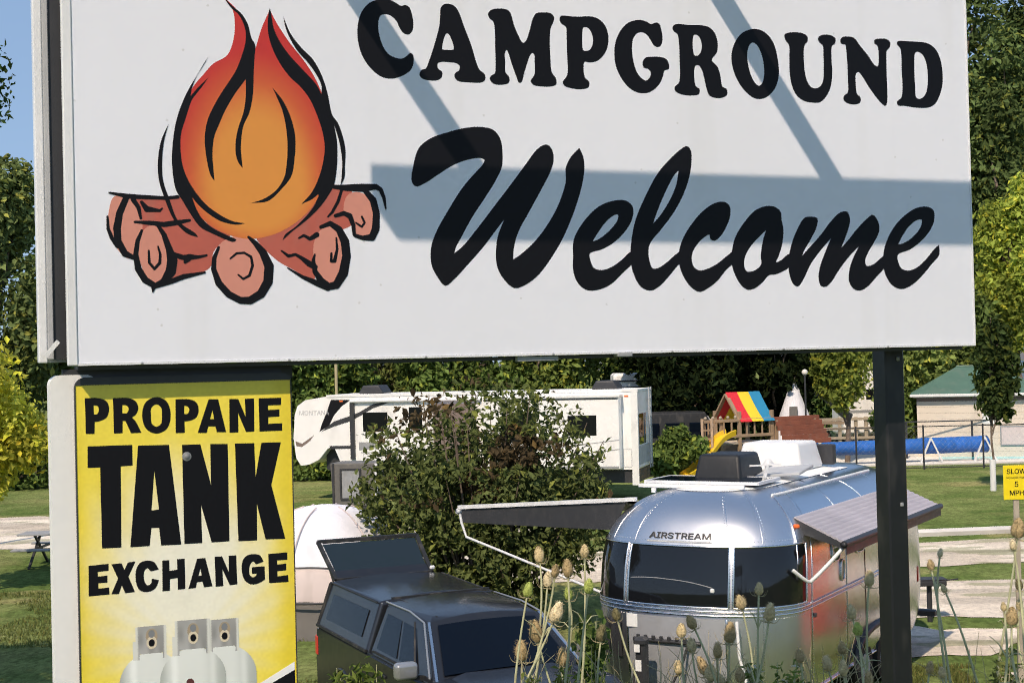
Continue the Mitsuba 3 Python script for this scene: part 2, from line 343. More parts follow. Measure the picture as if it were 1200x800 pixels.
# ------------------------------------------------------------------ the campground sign
# Outlines of the printed artwork in millimetres on the sign plane (x along the sign, y up; third number 1 = corner)
ART = {
 'CAMP': [[[-393,1103,0,-433,1088,0,-458,1059,0,-471,1015,0,-470,968,0,-457,926,0,-433,893,0,-403,871,0,-372,866,0,-335,877,0,-310,895,0,-301,917,0,-302,939,0,-309,944,0,-318,936,0,-334,926,0,-357,927,0,-379,937,0,-396,960,0,-407,993,0,-410,1027,0,-403,1052,0,-387,1060,0,-367,1056,0,-349,1040,0,-339,1019,0,-328,1006,0,-314,1003,0,-303,1013,0,-299,1035,0,-302,1060,0,-311,1084,0,-323,1089,0,-335,1085,0,-353,1094,0,-373,1102,0]],[[-207,1088,0,-198,1099,0,-184,1102,0,-168,1099,0,-154,1085,0,-135,1036,0,-113,980,0,-89,907,0,-71,892,0,-70,877,0,-81,869,0,-120,867,0,-158,870,0,-167,881,0,-164,892,0,-153,899,0,-149,913,0,-159,923,0,-188,926,0,-212,925,0,-223,920,0,-225,909,0,-221,900,0,-210,892,0,-213,876,0,-227,868,0,-250,867,0,-272,871,0,-280,882,0,-274,894,0,-260,900,0,-248,925,0,-223,996,0,-212,1036,0,-209,1066,0],[-191,1014,0,-198,1006,0,-208,971,0,-208,962,0,-188,960,0,-169,963,0,-167,971,0,-175,997,0,-183,1011,0]],[[-52,1081,0,-42,1093,0,-16,1099,0,10,1097,0,20,1088,0,31,1051,0,44,1021,0,56,1000,0,63,997,0,73,1005,0,86,1037,0,99,1078,0,110,1093,0,133,1097,0,157,1096,0,168,1085,0,164,1069,0,155,1050,0,151,1005,0,152,947,0,155,911,0,169,891,0,170,875,0,156,868,0,122,866,0,93,870,0,86,880,0,94,892,0,100,903,0,101,944,0,100,964,0,92,970,0,84,963,0,73,938,0,60,901,0,52,876,0,45,874,0,38,891,0,23,931,0,12,966,0,5,975,0,-2,963,0,-2,934,0,-2,903,0,11,886,0,9,872,0,-12,865,0,-41,867,0,-51,880,0,-47,889,0,-35,896,0,-31,919,0,-31,972,0,-31,1038,0,-36,1060,0,-47,1068,0]],[[190,1079,0,194,1090,0,211,1091,0,251,1091,0,296,1095,0,325,1088,0,347,1067,0,356,1035,0,352,1003,0,337,975,0,317,958,0,292,951,0,272,952,0,268,948,0,266,921,0,270,899,0,284,886,0,282,871,0,259,864,0,225,865,0,200,872,0,196,883,0,208,898,0,214,918,0,213,963,0,213,1031,0,211,1058,0,196,1068,0],[267,1057,0,272,1062,0,287,1061,0,299,1046,0,305,1023,0,300,1000,0,288,986,0,270,984,0,265,989,0]],[[527,1090,0,513,1084,0,493,1092,0,468,1095,0,431,1084,0,403,1057,0,384,1019,0,379,982,0,384,941,0,403,903,0,431,874,0,461,862,0,492,863,0,518,876,0,539,898,0,550,922,0,555,938,0,571,944,0,572,958,0,562,974,0,542,979,0,511,978,0,490,974,0,480,960,0,483,944,0,499,940,0,508,929,0,504,912,0,490,900,0,475,904,0,455,926,0,443,962,0,439,1004,0,445,1036,0,459,1053,0,474,1059,0,495,1053,0,510,1035,0,522,1018,0,535,1014,0,545,1020,0,551,1043,0,547,1070,0,540,1088,0]],[[592,1078,0,597,1087,0,613,1091,0,650,1090,0,703,1092,0,729,1086,0,747,1068,0,756,1036,0,751,1007,0,734,987,0,732,978,0,752,960,0,762,933,0,769,895,0,785,886,0,786,870,0,770,860,0,744,858,0,722,865,0,712,888,0,705,920,0,696,948,0,685,962,0,672,961,0,665,946,0,665,909,0,670,890,0,683,882,0,680,867,0,653,862,0,617,864,0,596,873,0,594,884,0,610,899,0,615,920,0,615,986,0,614,1037,0,609,1060,0,596,1069,0],[666,1059,0,675,1063,0,688,1058,0,698,1037,0,698,1014,0,686,994,0,673,990,0,665,996,0]],[[892,1092,0,853,1077,0,825,1045,0,810,1001,0,814,959,0,832,917,0,861,883,0,895,863,0,928,865,0,957,883,0,977,910,0,988,949,0,985,997,0,973,1044,0,952,1074,0,924,1090,0],[888,1049,0,876,1038,0,867,1009,0,869,976,0,879,939,0,894,913,0,910,903,0,924,912,0,933,937,0,934,970,0,927,1008,0,912,1038,0,898,1049,0]],[[1017,1080,0,1024,1086,0,1047,1091,0,1086,1090,0,1104,1081,0,1105,1066,0,1092,1051,0,1088,1012,0,1090,964,0,1098,930,0,1114,909,0,1134,905,0,1154,914,0,1166,934,0,1170,973,0,1170,1021,0,1168,1055,0,1153,1067,0,1151,1080,0,1166,1089,0,1200,1090,0,1217,1080,0,1215,1065,0,1202,1055,0,1199,1013,0,1200,965,0,1194,920,0,1176,885,0,1150,862,0,1118,859,0,1084,864,0,1057,882,0,1041,913,0,1034,956,0,1034,1004,0,1034,1048,0,1021,1064,0]],[[1240,1077,0,1249,1087,0,1275,1090,0,1295,1086,0,1315,1064,0,1349,1029,0,1377,996,0,1390,994,0,1395,1007,0,1396,1044,0,1392,1066,0,1380,1075,0,1380,1085,0,1398,1090,0,1430,1090,0,1443,1079,0,1439,1064,0,1427,1051,0,1424,996,0,1424,932,0,1423,877,0,1417,861,0,1405,866,0,1379,890,0,1351,923,0,1323,961,0,1309,973,0,1297,965,0,1295,930,0,1298,896,0,1313,882,0,1311,867,0,1285,860,0,1256,865,0,1246,876,0,1251,888,0,1264,897,0,1267,939,0,1266,997,0,1263,1046,0,1260,1063,0,1242,1067,0]],[[1474,1078,0,1478,1086,0,1505,1088,0,1565,1089,0,1602,1086,0,1632,1070,0,1652,1038,0,1661,993,0,1660,948,0,1644,902,0,1622,873,0,1594,862,0,1545,860,0,1497,864,0,1470,865,0,1468,876,0,1486,890,0,1492,925,0,1491,985,0,1491,1039,0,1487,1064,0],[1546,1050,0,1558,1057,0,1579,1049,0,1594,1025,0,1601,985,0,1600,945,0,1590,909,0,1571,891,0,1552,889,0,1544,897,0,1542,937,0,1541,1002,0]]],
 'WEL': [[[-301,542,0,-313,556,0,-307,602,0,-288,657,0,-249,688,0,-194,708,0,-138,723,0,-89,728,0,-47,721,0,-25,696,0,-18,656,0,-21,609,0,-44,563,0,-81,509,0,-124,449,0,-160,389,0,-179,357,0,-185,336,1,-154,360,0,-104,416,0,-46,486,0,13,557,0,65,622,0,102,666,0,132,681,0,147,671,0,155,641,0,144,601,0,113,546,0,68,472,0,31,411,0,14,365,0,8,318,1,36,335,0,87,378,0,132,432,0,170,494,0,194,555,0,198,575,0,198,609,0,215,643,0,245,673,1,257,648,0,260,610,0,250,556,0,221,474,0,182,393,0,137,325,0,92,272,0,48,242,0,12,233,0,-23,262,0,-42,298,0,-45,344,0,-38,391,0,-22,430,0,-10,454,1,-41,417,0,-91,357,0,-142,304,0,-184,262,0,-214,241,0,-239,268,0,-256,304,0,-256,356,0,-239,402,0,-200,467,0,-150,540,0,-107,587,0,-81,614,0,-76,628,0,-88,634,0,-119,631,0,-176,612,0,-232,578,0,-273,552,0]],[[218,377,0,232,409,0,268,455,0,312,491,0,363,509,0,406,509,0,428,490,0,426,457,0,403,418,0,359,378,0,315,355,0,272,341,0,273,319,0,285,294,0,313,287,0,349,297,0,386,320,0,419,345,0,426,319,0,385,278,0,341,242,0,297,226,0,259,226,0,231,246,0,216,281,0,216,332,0],[282,379,1,299,403,0,332,443,0,365,466,0,377,466,0,374,446,0,349,417,0,316,391,0,295,381,0]],[[632,692,0,645,679,0,645,633,0,632,579,0,608,526,0,573,472,0,527,419,0,486,373,0,480,346,0,484,314,0,494,293,0,516,294,0,546,311,0,584,340,0,599,347,0,604,321,0,583,301,0,552,268,0,515,235,0,485,223,0,452,235,0,428,274,0,418,320,0,422,379,0,440,451,0,479,530,0,525,603,0,571,650,0,609,681,0],[601,615,1,584,601,0,545,538,0,510,465,0,498,434,1,529,465,0,567,518,0,591,568,0]],[[767,512,0,785,499,0,786,469,0,772,435,0,748,401,0,725,386,0,712,391,0,708,406,0,683,394,0,652,364,0,638,334,0,643,301,0,665,286,0,695,291,0,734,308,0,773,335,0,796,348,0,799,320,0,764,288,0,732,254,0,693,228,0,663,218,0,633,235,0,608,268,0,594,307,0,594,347,0,608,387,0,639,433,0,686,481,0,732,508,0]],[[925,501,0,960,499,0,981,482,0,983,458,0,989,428,0,984,380,0,969,338,0,957,314,0,978,320,0,1003,338,0,1021,343,0,1010,302,0,981,284,0,953,275,0,929,272,0,904,249,0,876,230,0,848,224,0,824,238,0,798,280,0,789,314,0,790,341,0,805,395,0,842,447,0,884,486,0],[926,426,1,902,406,0,860,367,0,838,332,0,834,302,0,843,284,0,864,283,0,888,293,0,902,308,0,902,338,0,911,385,0]],[[1077,465,0,1106,468,0,1125,463,0,1122,438,0,1096,393,0,1070,357,0,1058,332,1,1088,360,0,1139,408,0,1184,457,0,1220,485,0,1246,487,0,1256,464,0,1251,437,0,1232,394,0,1215,360,1,1246,388,0,1291,434,0,1328,465,0,1351,478,0,1371,457,0,1375,426,0,1355,389,0,1328,352,0,1313,321,0,1319,303,0,1345,306,0,1383,331,0,1401,341,0,1396,303,0,1358,266,0,1321,233,0,1291,220,0,1266,225,0,1249,248,0,1250,285,0,1266,327,0,1296,376,1,1252,339,0,1207,291,0,1173,248,0,1151,233,0,1134,236,0,1126,260,0,1132,297,0,1159,357,0,1183,403,1,1138,360,0,1093,309,0,1064,260,0,1042,235,0,1025,242,0,1012,272,0,1008,314,0,1018,362,0,1041,416,0]],[[1583,510,0,1606,498,0,1608,466,0,1588,428,0,1549,391,0,1503,362,0,1450,343,0,1449,322,0,1463,294,0,1493,286,0,1530,297,0,1569,325,0,1608,363,0,1626,376,1,1625,344,0,1591,310,0,1552,272,0,1506,238,0,1461,224,0,1424,238,0,1399,272,0,1391,309,0,1394,352,0,1411,396,0,1446,445,0,1492,483,0,1538,506,0],[1451,377,1,1467,402,0,1498,440,0,1536,465,0,1557,466,0,1554,444,0,1527,412,0,1489,387,0,1466,379,0]]],
 'FLAME': [[[-866,1071,1,-845,1038,0,-841,983,0,-852,931,0,-867,905,0,-905,881,0,-935,847,0,-964,811,0,-987,761,0,-1010,692,0,-1019,606,0,-1011,546,0,-986,483,0,-939,427,0,-886,394,0,-817,377,0,-742,390,0,-678,423,0,-623,474,0,-585,543,0,-563,620,0,-561,683,0,-570,739,0,-585,804,0,-609,859,0,-641,907,0,-679,953,0,-715,1006,0,-737,1047,1,-761,996,0,-780,937,0,-788,914,1,-797,969,0,-818,1022,0,-847,1055,0]]],
 'FB': [[[-920,900,1,-929,882,0,-954,841,0,-967,809,0,-972,784,1,-950,810,0,-930,830,0,-920,840,1,-935,818,0,-955,792,0,-968,774,0,-988,717,0,-1001,675,0,-1003,624,0,-998,583,0,-985,546,0,-966,513,0,-936,476,0,-904,451,0,-860,428,0,-823,422,1,-846,418,0,-890,426,0,-926,447,0,-955,472,0,-974,495,1,-962,461,0,-945,432,0,-916,407,0,-874,386,0,-850,374,0,-858,368,0,-873,372,0,-916,391,0,-952,410,0,-977,444,0,-1000,483,0,-1019,516,0,-1027,570,0,-1028,604,0,-1024,655,0,-1012,718,0,-986,786,0,-952,846,0]],[[-869,1073,1,-843,1048,0,-821,1031,0,-803,1002,0,-793,961,0,-783,943,0,-784,917,0,-787,887,0,-789,850,0,-793,793,0,-804,744,0,-820,710,0,-826,688,0,-831,639,0,-829,606,0,-827,582,1,-839,598,0,-846,624,0,-845,661,0,-837,698,0,-821,744,0,-813,792,0,-812,841,1,-843,799,0,-873,749,0,-892,707,0,-907,670,0,-913,622,0,-911,573,0,-909,543,1,-920,560,0,-931,614,0,-934,669,0,-925,717,0,-906,759,0,-882,800,0,-856,839,0,-839,867,0,-824,904,0,-812,942,0,-809,972,0,-815,1001,0,-830,1029,0,-845,1041,0,-859,1057,0]],[[-737,1051,0,-733,1033,0,-727,995,0,-709,955,0,-683,919,0,-642,876,0,-604,836,0,-588,807,1,-588,834,0,-601,863,0,-626,898,0,-660,935,0,-689,990,0,-698,1030,1,-691,1013,0,-678,983,0,-648,944,0,-611,908,0,-585,860,0,-570,811,0,-557,747,0,-541,725,0,-526,683,0,-519,642,0,-522,596,0,-524,563,0,-536,539,1,-532,570,0,-530,615,0,-538,671,0,-553,721,1,-545,674,0,-544,633,0,-548,582,0,-557,539,0,-576,506,0,-602,472,0,-642,434,0,-685,401,0,-714,375,1,-706,391,0,-675,414,0,-636,453,0,-615,482,0,-604,510,0,-625,495,0,-656,481,1,-627,512,0,-606,550,0,-589,601,0,-582,651,0,-587,693,0,-603,745,0,-625,793,0,-651,826,0,-681,853,0,-710,891,0,-732,935,0,-743,976,0,-744,1002,0,-741,1036,0]],[[-734,819,1,-704,782,0,-682,734,0,-670,678,0,-674,610,0,-685,561,0,-716,522,0,-755,488,0,-805,481,1,-767,494,0,-729,521,0,-705,559,0,-698,591,0,-694,636,0,-695,689,0,-705,749,0,-720,788,0]],[[-1036,701,1,-1057,654,0,-1067,599,0,-1066,544,0,-1053,496,0,-1031,438,0,-1017,417,0,-989,391,0,-959,381,1,-967,392,0,-999,413,0,-1017,431,0,-1037,486,0,-1054,540,0,-1056,593,0,-1049,654,0]]],
 'LOGB': [[[-1175,494,0,-1100,493,0,-1014,495,0,-976,493,0,-948,430,0,-861,396,0,-896,362,0,-916,337,0,-927,293,0,-978,273,0,-1038,259,0,-1074,273,0,-1131,350,0,-1134,422,0,-1129,471,0]],[[-747,403,0,-703,423,0,-659,459,0,-622,500,0,-601,538,0,-508,527,0,-493,492,0,-500,426,0,-542,405,0,-594,399,0,-620,366,0,-622,303,0,-623,258,0,-681,286,0,-738,320,0,-792,387,0,-716,423,0]]],
 'LOGF': [[[-1189,493,0,-1204,457,0,-1207,409,0,-1194,362,0,-1160,321,0,-1139,321,0,-1124,362,0,-1113,418,0,-1122,463,0,-1140,492,0]],[[-1107,403,0,-1083,413,0,-1062,394,0,-1048,356,0,-1042,307,0,-1055,261,0,-1079,247,0,-1105,266,0,-1120,302,0,-1127,338,0,-1121,374,0]],[[-891,367,0,-854,384,0,-817,382,0,-790,357,0,-774,315,0,-769,273,0,-783,233,0,-811,209,0,-841,204,0,-875,229,0,-898,258,0,-910,298,0,-909,337,0]],[[-601,404,0,-575,420,0,-550,402,0,-535,359,0,-539,303,0,-556,260,0,-577,245,0,-600,263,0,-617,298,0,-624,336,0,-618,376,0]],[[-516,509,0,-482,520,0,-448,501,0,-436,444,0,-445,393,0,-474,380,0,-498,393,0,-507,431,0,-528,461,0]]],
 'PROP': [[[-1272,-71,1,-1271,-170,1,-1249,-171,1,-1248,-137,1,-1236,-136,0,-1215,-126,0,-1208,-102,0,-1214,-82,0,-1235,-72,0],[-1250,-90,1,-1250,-118,1,-1240,-117,0,-1234,-103,0,-1239,-92,0]],[[-1195,-73,1,-1194,-172,1,-1172,-172,1,-1171,-137,1,-1162,-138,1,-1147,-173,1,-1120,-173,1,-1135,-141,0,-1144,-129,0,-1134,-121,0,-1127,-103,0,-1133,-85,0,-1150,-75,0],[-1171,-92,1,-1172,-117,1,-1158,-117,0,-1152,-104,0,-1158,-94,0]],[[-1074,-74,0,-1047,-87,0,-1036,-127,0,-1048,-165,0,-1077,-177,0,-1104,-163,0,-1115,-124,0,-1103,-86,0],[-1075,-93,0,-1090,-103,0,-1092,-126,0,-1090,-149,0,-1076,-159,0,-1062,-150,0,-1059,-126,0,-1061,-104,0]],[[-1020,-82,1,-1021,-178,1,-997,-178,1,-997,-145,1,-982,-144,0,-963,-135,0,-956,-113,0,-963,-92,0,-984,-83,0],[-997,-100,1,-998,-125,1,-987,-125,0,-981,-112,0,-987,-102,0]],[[-925,-85,1,-958,-180,1,-934,-181,1,-929,-162,1,-907,-163,1,-903,-180,1,-878,-181,1,-899,-86,1],[-915,-112,1,-924,-143,1,-910,-143,1]],[[-865,-86,1,-866,-183,1,-842,-183,1,-842,-122,1,-818,-183,1,-795,-182,1,-794,-87,1,-819,-87,1,-818,-144,1,-840,-87,1]],[[-778,-87,1,-778,-183,1,-712,-183,1,-712,-163,1,-753,-163,1,-753,-142,1,-719,-141,1,-719,-122,1,-753,-122,1,-753,-107,1,-714,-107,1,-713,-87,1]]],
 'TANK': [[[-1267,-207,1,-1268,-266,1,-1234,-266,1,-1233,-495,1,-1182,-496,1,-1179,-266,1,-1146,-265,1,-1146,-208,1]],[[-1128,-211,1,-1155,-497,1,-1103,-497,1,-1097,-446,1,-1074,-447,1,-1069,-498,1,-1014,-499,1,-1043,-212,1],[-1085,-274,1,-1096,-398,1,-1073,-396,1]],[[-1004,-214,1,-1003,-498,1,-954,-499,1,-955,-382,1,-925,-499,1,-875,-499,1,-874,-217,1,-923,-215,1,-923,-341,1,-953,-215,1]],[[-851,-217,1,-847,-501,1,-794,-502,1,-792,-388,1,-767,-501,1,-710,-503,1,-748,-343,1,-717,-219,1,-773,-218,1,-794,-326,1,-796,-218,1]]],
 'EXCH': [[[-1271,-543,1,-1272,-627,1,-1217,-626,1,-1218,-608,1,-1247,-609,1,-1247,-592,1,-1222,-592,1,-1222,-574,1,-1248,-575,1,-1248,-560,1,-1218,-559,1,-1218,-541,1]],[[-1208,-543,1,-1191,-584,1,-1210,-626,1,-1191,-627,1,-1182,-602,1,-1172,-626,1,-1147,-625,1,-1164,-581,1,-1144,-540,1,-1163,-541,1,-1174,-563,1,-1182,-542,1]],[[-1110,-540,0,-1092,-545,0,-1079,-566,1,-1100,-570,1,-1110,-560,0,-1119,-568,0,-1120,-596,0,-1111,-610,0,-1100,-606,0,-1097,-592,1,-1079,-598,1,-1090,-620,0,-1112,-628,0,-1133,-620,0,-1142,-594,0,-1139,-558,0,-1128,-544,0]],[[-1067,-543,1,-1068,-629,1,-1049,-629,1,-1048,-596,1,-1024,-594,1,-1024,-628,1,-1005,-627,1,-1005,-542,1,-1025,-542,1,-1025,-572,1,-1049,-574,1,-1049,-543,1]],[[-968,-545,1,-994,-628,1,-975,-627,1,-971,-611,1,-954,-610,1,-950,-627,1,-927,-626,1,-946,-544,1],[-959,-568,1,-967,-595,1,-956,-594,1]],[[-917,-543,1,-916,-628,1,-896,-628,1,-897,-576,1,-875,-627,1,-855,-626,1,-856,-543,1,-876,-543,1,-877,-594,1,-897,-543,1]],[[-804,-543,0,-786,-548,0,-776,-566,1,-797,-572,1,-806,-563,0,-816,-573,0,-818,-601,0,-807,-611,0,-797,-606,1,-796,-599,1,-809,-599,1,-809,-581,1,-773,-581,1,-773,-619,1,-791,-628,0,-810,-630,0,-830,-618,0,-839,-588,0,-835,-558,0,-823,-546,0]],[[-760,-546,1,-759,-630,1,-703,-631,1,-704,-612,1,-735,-614,1,-736,-597,1,-709,-596,1,-709,-578,1,-736,-579,1,-736,-565,1,-705,-565,1,-705,-545,1]]],
 'STR': [[-1203,503,2.3,-1152,494,7.0,-1117,493,5.9,-1046,491,4.8,-1014,495,4.8],[-1156,492,8.2,-1176,446,9.3,-1184,403,10.5,-1182,369,9.3,-1164,333,9.3,-1139,321,5.9],[-1209,436,3.0,-1208,402,4.6,-1198,376,5.8,-1182,357,9.3],[-1138,485,7.0,-1124,463,5.9,-1118,432,3.5],[-1115,478,4.7,-1101,459,8.5,-1082,457,5.9,-1065,455,3.6,-1058,462,1.9],[-1134,422,3.5,-1094,420,5.9,-1054,416,7.1,-1023,421,7.2,-982,429,3.6],[-1116,398,3.5,-1128,369,5.9,-1134,331,7.0,-1128,290,9.4,-1110,259,9.4,-1086,244,8.3,-1089,225,1.9],[-1071,413,4.7,-1055,387,7.1,-1041,346,9.5,-1033,314,14.3,-1038,283,14.3,-1058,254,9.5,-1082,242,7.1],[-1030,331,7.2,-1001,322,7.2,-984,324,8.4,-960,324,4.4,-936,329,2.9],[-997,310,4.8,-987,319,7.2],[-1082,237,2.8,-1039,254,7.2,-1002,268,7.2,-942,280,2.9],[-1098,341,2.8,-1097,307,3.8,-1083,290,3.8,-1068,307,4.3,-1066,331,3.6,-1072,353,2.4],[-901,352,3.7,-914,322,6.1,-917,290,7.3,-903,249,9.8,-875,217,9.8,-841,199,9.9,-813,199,11.2,-781,218,12.5,-760,253,13.8,-756,298,13.8,-773,338,11.3,-795,365,7.5,-814,382,3.7],[-868,320,2.5,-850,335,3.2,-828,337,3.2,-808,325,3.7,-804,300,4.0,-814,271,3.7,-832,261,3.2,-846,273,2.5],[-599,414,5.2,-570,425,7.3,-544,407,10.4,-527,372,13.1,-523,329,13.1,-534,278,14.3,-556,243,11.7,-579,238,10.3,-602,255,10.3,-620,283,7.7,-624,316,5.1,-619,333,2.6],[-701,293,2.0,-656,266,5.1,-613,248,9.0,-582,233,7.8],[-718,343,2.5,-698,328,4.6,-677,333,3.8,-657,321,5.6,-637,306,9.0,-619,296,7.7],[-666,381,2.5,-651,389,3.8,-633,379,5.1,-612,391,7.7],[-553,382,2.6,-551,349,3.9,-560,314,5.7,-570,313,4.1,-569,336,3.4],[-560,534,5.2,-521,532,9.2,-468,533,11.9,-428,537,8.0,-413,529,6.7,-403,504,5.3,-398,471,2.1],[-460,523,7.9,-437,496,10.6,-428,457,10.6,-431,411,11.9,-443,385,10.6,-472,383,6.6,-495,390,5.3],[-554,448,5.2,-528,456,6.5,-510,448,7.9,-500,421,6.6,-498,393,5.2],[-473,446,3.2,-465,429,3.4,-474,416,3.2,-492,428,2.6],[-531,532,3.9,-545,491,4.7,-564,458,3.9,-577,445,2.6]]}
SIGN = basis(SP, SU, [0, 0, 1], SN)          # local x along the sign, y up, z out of the face

def curve(flat, k=5):
    a = np.array(flat, float).reshape(-1, 3); p, c = a[:, :2] / 1000, a[:, 2] > 0; n = len(p); out = []
    for i in range(n):
        p1, p2 = p[i], p[(i + 1) % n]
        p0 = p1 if c[i] else p[i - 1]; p3 = p2 if c[(i + 1) % n] else p[(i + 2) % n]
        d1, d2, d3 = (max(np.linalg.norm(u - v), 1e-5) ** .5 for u, v in ((p1, p0), (p2, p1), (p3, p2)))
        if c[i] and c[(i + 1) % n]: out.append(p1); continue
        m1 = (p2 - p1) if c[i] else d2 * ((p1 - p0) / d1 - (p2 - p0) / (d1 + d2) + (p2 - p1) / d2)
        m2 = (p2 - p1) if c[(i + 1) % n] else d2 * ((p2 - p1) / d2 - (p3 - p1) / (d2 + d3) + (p3 - p2) / d3)
        for s in np.arange(k) / k:
            out.append((2 * s**3 - 3 * s**2 + 1) * p1 + (s**3 - 2 * s**2 + s) * m1 + (3 * s**2 - 2 * s**3) * p2 + (s**3 - s**2) * m2)
    return Polygon(out).buffer(0)

def shape_of(rings): 
    s = curve(rings[0])
    for h in rings[1:]: s = s.difference(curve(h))
    return s
def stroke(flat):
    a = np.array(flat, float).reshape(-1, 3) / 1000
    return unary_union([unary_union([Point(p[:2]).buffer(p[2], 8), Point(q[:2]).buffer(q[2], 8)]).convex_hull for p, q in zip(a[:-1], a[1:])])
def decal(poly, h, thick=.0008):
    m = extrude(poly, thick); m.apply_translation([0, 0, h]); return xf(m, SIGN)

sign = thing('campground_sign', 'large white roadside sign with black lettering and a campfire drawing, on black square posts', 'sign')
AL, AR, BB, BT = -1.323, 1.772, 0.021, 1.50
W = lambda x0, x1, y0, y1, z0, z1, ch=0: xf(box(((x0 + x1) / 2, (y0 + y1) / 2, (z0 + z1) / 2), (x1 - x0, y1 - y0, z1 - z0), cham=ch), SIGN)
put(sign, 'face_panel', W(AL + .028, AR - .004, BB + .006, BT - .01, -.012, 0), 'm_panel')
put(sign, 'retainer', W(AL, AL + .027, BB, BT, -.03, .006, .003), 'm_white_metal')
put(sign, 'retainer', W(AL + .0275, AR, BB - .0, BB + .0055, -.03, .004), 'm_white_metal')
put(sign, 'retainer', W(AR - .0035, AR, BB + .006, BT, -.03, .004), 'm_white_metal')
put(sign, 'retainer', W(AL + .0275, AR, BT - .0095, BT, -.03, .006), 'm_white_metal')
put(sign, 'cabinet_box', W(AL + .02, AR - .02, BB + .012, BT - .012, -.16, -.031), 'm_dark')
put(sign, 'side_channel', W(AL - .045, AL - .029, BB + .02, BT, -.125, -.09, .002), 'm_mid_grey')
put(sign, 'gap_strip', W(AL - .0285, AL + .019, BB + .02, BT, -.13, -.10), 'm_dark')
put(sign, 'rear_retainer', W(AL - .070, AL - .0455, BB + .01, BT, -.15, -.09, .003), 'm_white_metal')
put(sign, 'rear_panel', W(AL - .044, AR - .02, BB + .012, BT, -.20, -.165), 'm_white_metal')
put(sign, 'latch', xf(bar((AL - .055, BB + .028, -.06), (AL - .02, BB + .07, -.05), .012, .01), SIGN), 'm_white_metal')
put(sign, 'bottom_rail', W(AL + .03, AR - .03, BB - .012, BB - .001, -.15, -.032), 'm_dark')
put(sign, 'hanger_rail', W(AL + .05, -.66, BB - .05, BB - .0125, -.16, -.145), 'm_dark')
put(sign, 'bracket', W(.36, .41, BB - .010, BB + .004, -.028, .012, .002), 'm_grey')
put(sign, 'bracket', W(.02, .16, BB - .018, BB - .002, -.03, -.008, .002), 'm_grey')
for a0 in (-1.18, 1.588):
    px = xf(box((a0, -1.15 + .56, -.26), (.083, 3.4, .083), cham=.006), SIGN)
    px.apply_translation([0, 0, 0]); put(sign, 'post', px, 'm_post')
for b in (-.55, -.02):
    put(sign, 'bolt', xf(box((1.60, b, -.2165), (.014, .014, .006), cham=.002), SIGN), 'm_grey')
for a0 in np.arange(AL + .2, AR, .42):
    put(sign, 'screw', xf(lathe([(0, .0035), (.003, .003), (.0045, 0)], 8).apply_translation([a0, BB + .003, .004]), SIGN), 'm_grey')
for a0, L in ((-.777, .80), (.526, .80)):
    put(sign, 'lamp_arm', W(a0 - .03, a0 + .03, BT + .02, BT + .075, -.1, L, .004), 'm_white_metal')
put(sign, 'lamp_housing', W(-1.14, 1.24, BT - .02, BT + .10, .80, .905, .01), 'm_white_metal')
# printed artwork
for rings in ART['CAMP']: put(sign, 'letter', decal(shape_of(rings).buffer(.0015), .0004), 'm_ink')
put(sign, 'script_lettering', decal(unary_union([shape_of(r) for r in ART['WEL']]).buffer(.0012), .0004), 'm_ink')
fl = shape_of(ART['FLAME'][0])
FC = np.array([-.785, .525])
uvm = sheet(fl.segmentize(.02)); uvv = np.array(uvm.vertices)[:, :2]
def flame_fn(p, n, uv):
    x, y = (uv.x - float(FC[0])) / .235, (uv.y - float(FC[1])) / dr.select(uv.y > float(FC[1]), .38, .21)
    r = dr.sqrt(x * x + y * y)
    return mix(mix((0.67, 0.265, 0.045), (0.58, 0.12, 0.03), smoothstep(.5, .85, r)), (0.5, 0.03, 0.022), smoothstep(.7, 1.1, r))
prin('m_flame', proc(flame_fn), 0.4)
for r in ART['LOGB']: put(sign, 'printed_log', decal(shape_of(r), .0002, .0003), 'm_log')
for r in ART['LOGF']: put(sign, 'printed_log_end', decal(shape_of(r), .0007, .0003), 'm_log_end')
uvm.apply_translation([0, 0, .0013]); put(sign, 'printed_flame', xf(uvm, SIGN), 'm_flame', uv=uvv)
ink = unary_union([shape_of(r) for r in ART['FB']] + [stroke(s) for s in ART['STR']])
put(sign, 'printed_outline', decal(ink, .0017, .0005), 'm_ink')

# ------------------------------------------------------------------ the propane sign, hung below
pro = thing('propane_sign', 'yellow propane tank exchange sign with three printed grey tanks on a white frame', 'sign')
PL, PR, PT, PB = -1.297, -.685, -.034, -1.9
OFF = -.075
PS = basis(SP + SN * OFF, SU, [0, 0, 1], SN)
W2 = lambda x0, x1, y0, y1, z0, z1, ch=0: xf(box(((x0 + x1) / 2, (y0 + y1) / 2, (z0 + z1) / 2), (x1 - x0, y1 - y0, z1 - z0), cham=ch), PS)
def rrect(x0, x1, y0, y1, r): return shapely.box(x0 + r, y0 + r, x1 - r, y1 - r).buffer(r, 8)
def plate(p, z0, z1):
    m = extrude(p, z1 - z0); m.apply_translation([0, 0, z0]); return xf(m, PS)
put(pro, 'backboard', plate(rrect(-1.366, PL + .06, PB, -.004, .03), -.12, -.02), 'm_white')
put(pro, 'frame', plate(rrect(PL - .004, PR + .004, PB, -.012, .03).difference(shapely.box(PL - .001, PB + .01, PR + .001, PT)), -.018, .003), 'm_dark')
prin_c = (-1.0, -.62)
